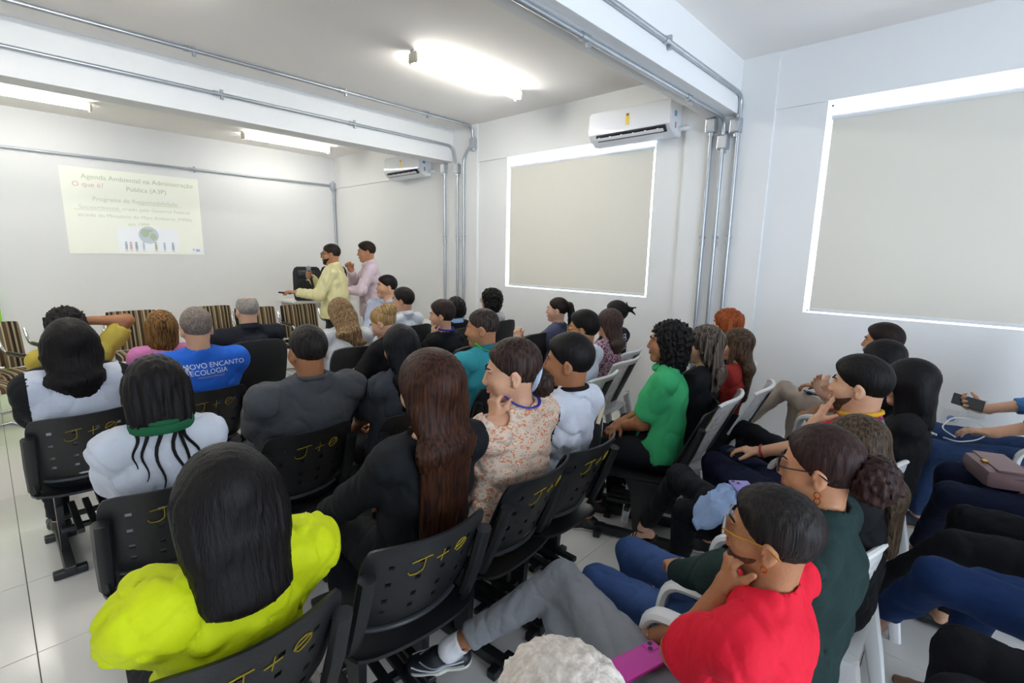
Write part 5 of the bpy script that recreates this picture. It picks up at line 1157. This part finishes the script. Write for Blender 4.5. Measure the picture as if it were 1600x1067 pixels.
# bags, jacket, cable
r = empty('handbag', (3.10, -.20, .615), rad(20)); b = MB(); b.box((0, 0, .035), (.26, .17, .085), bev=.03); b.build('bag_body', mat('mauve_leather', '#8a6f70', .5, bump=.1, bscale=80), r, True)
b = MB(); b.box((0, -.01, .079), (.25, .12, .012), bev=.005); b.build('flap', mat('mauve_leather', '#8a6f70', .5, bump=.1, bscale=80), r, True)
b = MB(); b.box((-.02, .055, .083), (.035, .022, .01), bev=.002); b.build('clasp', mat('gold', '#c99a3c', .25, metal=1), r)
b = MB(); b.tube(fillet([(-.12, 0, .05), (-.14, -.10, .07), (.05, -.15, .05), (.13, 0, .05)], .05), .007, 7); b.build('strap', mat('mauve_leather', '#8a6f70', .5), r, True); tag(r, 'mauve leather handbag with gold clasp on navy jeans', 'handbag')
wv_ = waves(77, 75, 1.0, 7); wv3_ = waves(78, 42, 1.0, 6)
def jk(u, v, th):
    a_, b_ = 2*u-1, 2*v-1; e_ = 1+.10*math.sin(7*math.atan2(b_, a_)+1); x_, y_ = 1.87+.135*a_*e_+.03*b_, .56+.125*b_*e_; r2 = min(1.0, (a_*a_+b_*b_)/1.4)
    q = np.array([[x_, y_, 0.0]]); f_ = .022*max(0, 1-abs(float(wv_(q)[0]))*1.1)**2+.010*float(wv3_(q)[0])
    return Vector((x_, y_, .640+.065*(1-r2)-.05*r2*r2+f_-th))
b = MB(); b.shell(jk, 44, 44, .012); o = b.build('denim_jacket', K('light_denim', '#8fa6cb'), None, True); tag(o, 'light blue denim jacket bundled on the lap beside the dark green sweater', 'jacket')
o = phone('smartphone', mat('phone_lilac', '#8d84c8', .4), 'lilac phone lying on the light denim jacket'); o.matrix_world = Matrix.Translation((1.88, .52, .735)) @ Matrix.Rotation(rad(-50), 4, 'Z')
r = empty('tote_bag', (2.20, 1.42, .60), rad(30)); b = MB(); b.box((0, 0, .05), (.22, .10, .16), bev=.035); b.build('bag_body', mat('black_canvas', '#17171a', .85, bump=.2, bscale=200), r, True)
b = MB(); b.tube([(-.09, -.03, .12), (-.05, -.05, .20), (.05, -.05, .20), (.09, -.03, .12)], .012, 7, flat=.5); b.build('cream_strap', mat('cream_strap', '#cfc5a8', .7), r, True)
text_mesh('bag_lettering', 'EVC', .05, WHT, r, Matrix.Translation((0, -.052, .085)) @ Matrix.Rotation(rad(90), 4, 'X')); text_mesh('bag_lettering', 'CRUZINE', .032, WHT, r, Matrix.Translation((0, -.052, .045)) @ Matrix.Rotation(rad(90), 4, 'X')); tag(r, 'black tote bag with white lettering and cream strap by green polo', 'bag')
b = MB(); b.tube(fillet([(3.60, -.05, .64), (3.66, .02, .66), (3.80, -.02, .70), (3.90, -.10, .69), (3.80, -.20, .66), (3.66, -.14, .63), (3.58, -.06, .62), (3.62, .0, .62)], .05, 6), .0035, 7); o = b.build('earphone_cable', M_WPL, None, True); tag(o, 'thin white earphone cable looped over the blue jeans', 'cable')
o = MB().tube([(0, 0, 0), (.02, 0, .0), (.034, 0, .004)], [.006, .0075, .005], 8).build('earbud', M_WPL, None, True, (3.57, .03, .64)); o.rotation_euler = (0, 0, rad(60)); tag(o, 'small white earbud at the end of the cable', 'earphone')
o = MB().box((0, 0, 0), (.21, .15, .004)).build('paper_sheet', mat('paper', '#dfe3e8', .8), None, False, (1.06, 2.55, .60)); tag(o, 'white sheet on the lap in front of the charcoal-shirted man', 'paper')

I = CRW['collar']; hm_ = hairmat(BLK, BLK); me_ = I['shirt'].data; bv_ = BVHTree.FromPolygons([v.co for v in me_.vertices], [p.vertices for p in me_.polygons])
for k_, (x0, x1, ln, wgl) in enumerate(((-.06, -.075, .16, .010), (-.02, -.03, .22, .012), (.03, .045, .26, .016), (.07, .10, .20, .018), (.055, .06, .30, .010), (-.085, -.10, .12, .008))):
    pts = []
    for t_ in np.linspace(0, 1, 14):
        z_ = 1.075-ln*t_*1.3; x_ = x0+(x1-x0)*t_+wgl*math.sin(t_*9+k_); h_ = bv_.ray_cast(Vector((x_, -.7, z_)), Vector((0, 1, 0)))
        pts.append((h_[0] if h_[0] is not None else Vector((x_, -.17, z_)))+Vector((0, -.006, 0)))
    b = MB(); b.tube(pts, [.008*(1-.8*t_) for t_ in np.linspace(0, 1, 14)], 6); b.build('hair_strand', hm_, I['root'], True)

# sneaker piping and sock mark on the raised foot
I = CRW['redshirt']; hip_, K_, an_, sd_ = I['LP']['L']; sh_ = nrm(an_-K_); f_ = nrm(A(-.72, .66, -.10)); fu_ = nrm(-sh_-f_*(-sh_@f_)); fl_ = np.cross(f_, fu_); F0_ = an_-fu_*.085
shoe_ = [c for c in I['root'].children if c.name.startswith('shoe')]; shoe_ = min(shoe_, key=lambda c: (Vector(F0_)-sum((v.co for v in c.data.vertices), Vector())/len(c.data.vertices)).length)
bv_ = BVHTree.FromPolygons([v.co for v in shoe_.data.vertices], [p.vertices for p in shoe_.data.polygons])
for sgn in (-1, 1):
    for k_, (h0, h1, c_) in enumerate(((.024, .020, '#cfc8b8'), (.036, .030, '#9aa0a6'), (.050, .040, '#c4c8c8'), (.063, .048, '#8d949c'))):
        pts = []
        for t_ in np.linspace(-.055, .165, 20):
            hh = h0+(h1-h0)*max(0, (t_+.055)/.22)+.006*math.sin(t_*30+k_); o_ = F0_+f_*t_+fu_*hh+fl_*sgn*.2
            hit = bv_.ray_cast(Vector(o_), Vector(-fl_*sgn))
            if hit[0] is not None: pts.append(hit[0]+Vector(fl_*sgn)*.0015)
        if len(pts) > 3:
            b = MB(); b.tube(pts, .0032 if k_ else .0048, 6); b.build('piping', mat('piping_'+c_, c_, .6), shoe_, True)
c_ = an_-sh_*.075
for (x0, z0, x1, z1) in ((-.010, -.014, .010, .014), (.010, -.014, -.004, .006), (-.012, .006, .012, .0)):
    q_ = lambda x, z: c_+fl_*(-.0)+nrm(fl_*-.95+f_*.1)*.0415+f_*x-sh_*z
    b = MB(); b.tube([q_(x0, z0), q_((x0+x1)/2, (z0+z1)/2), q_(x1, z1)], .002, 5); b.build('sock_mark', mat('mark_dark', '#1b2030', .8), I['root'], True)
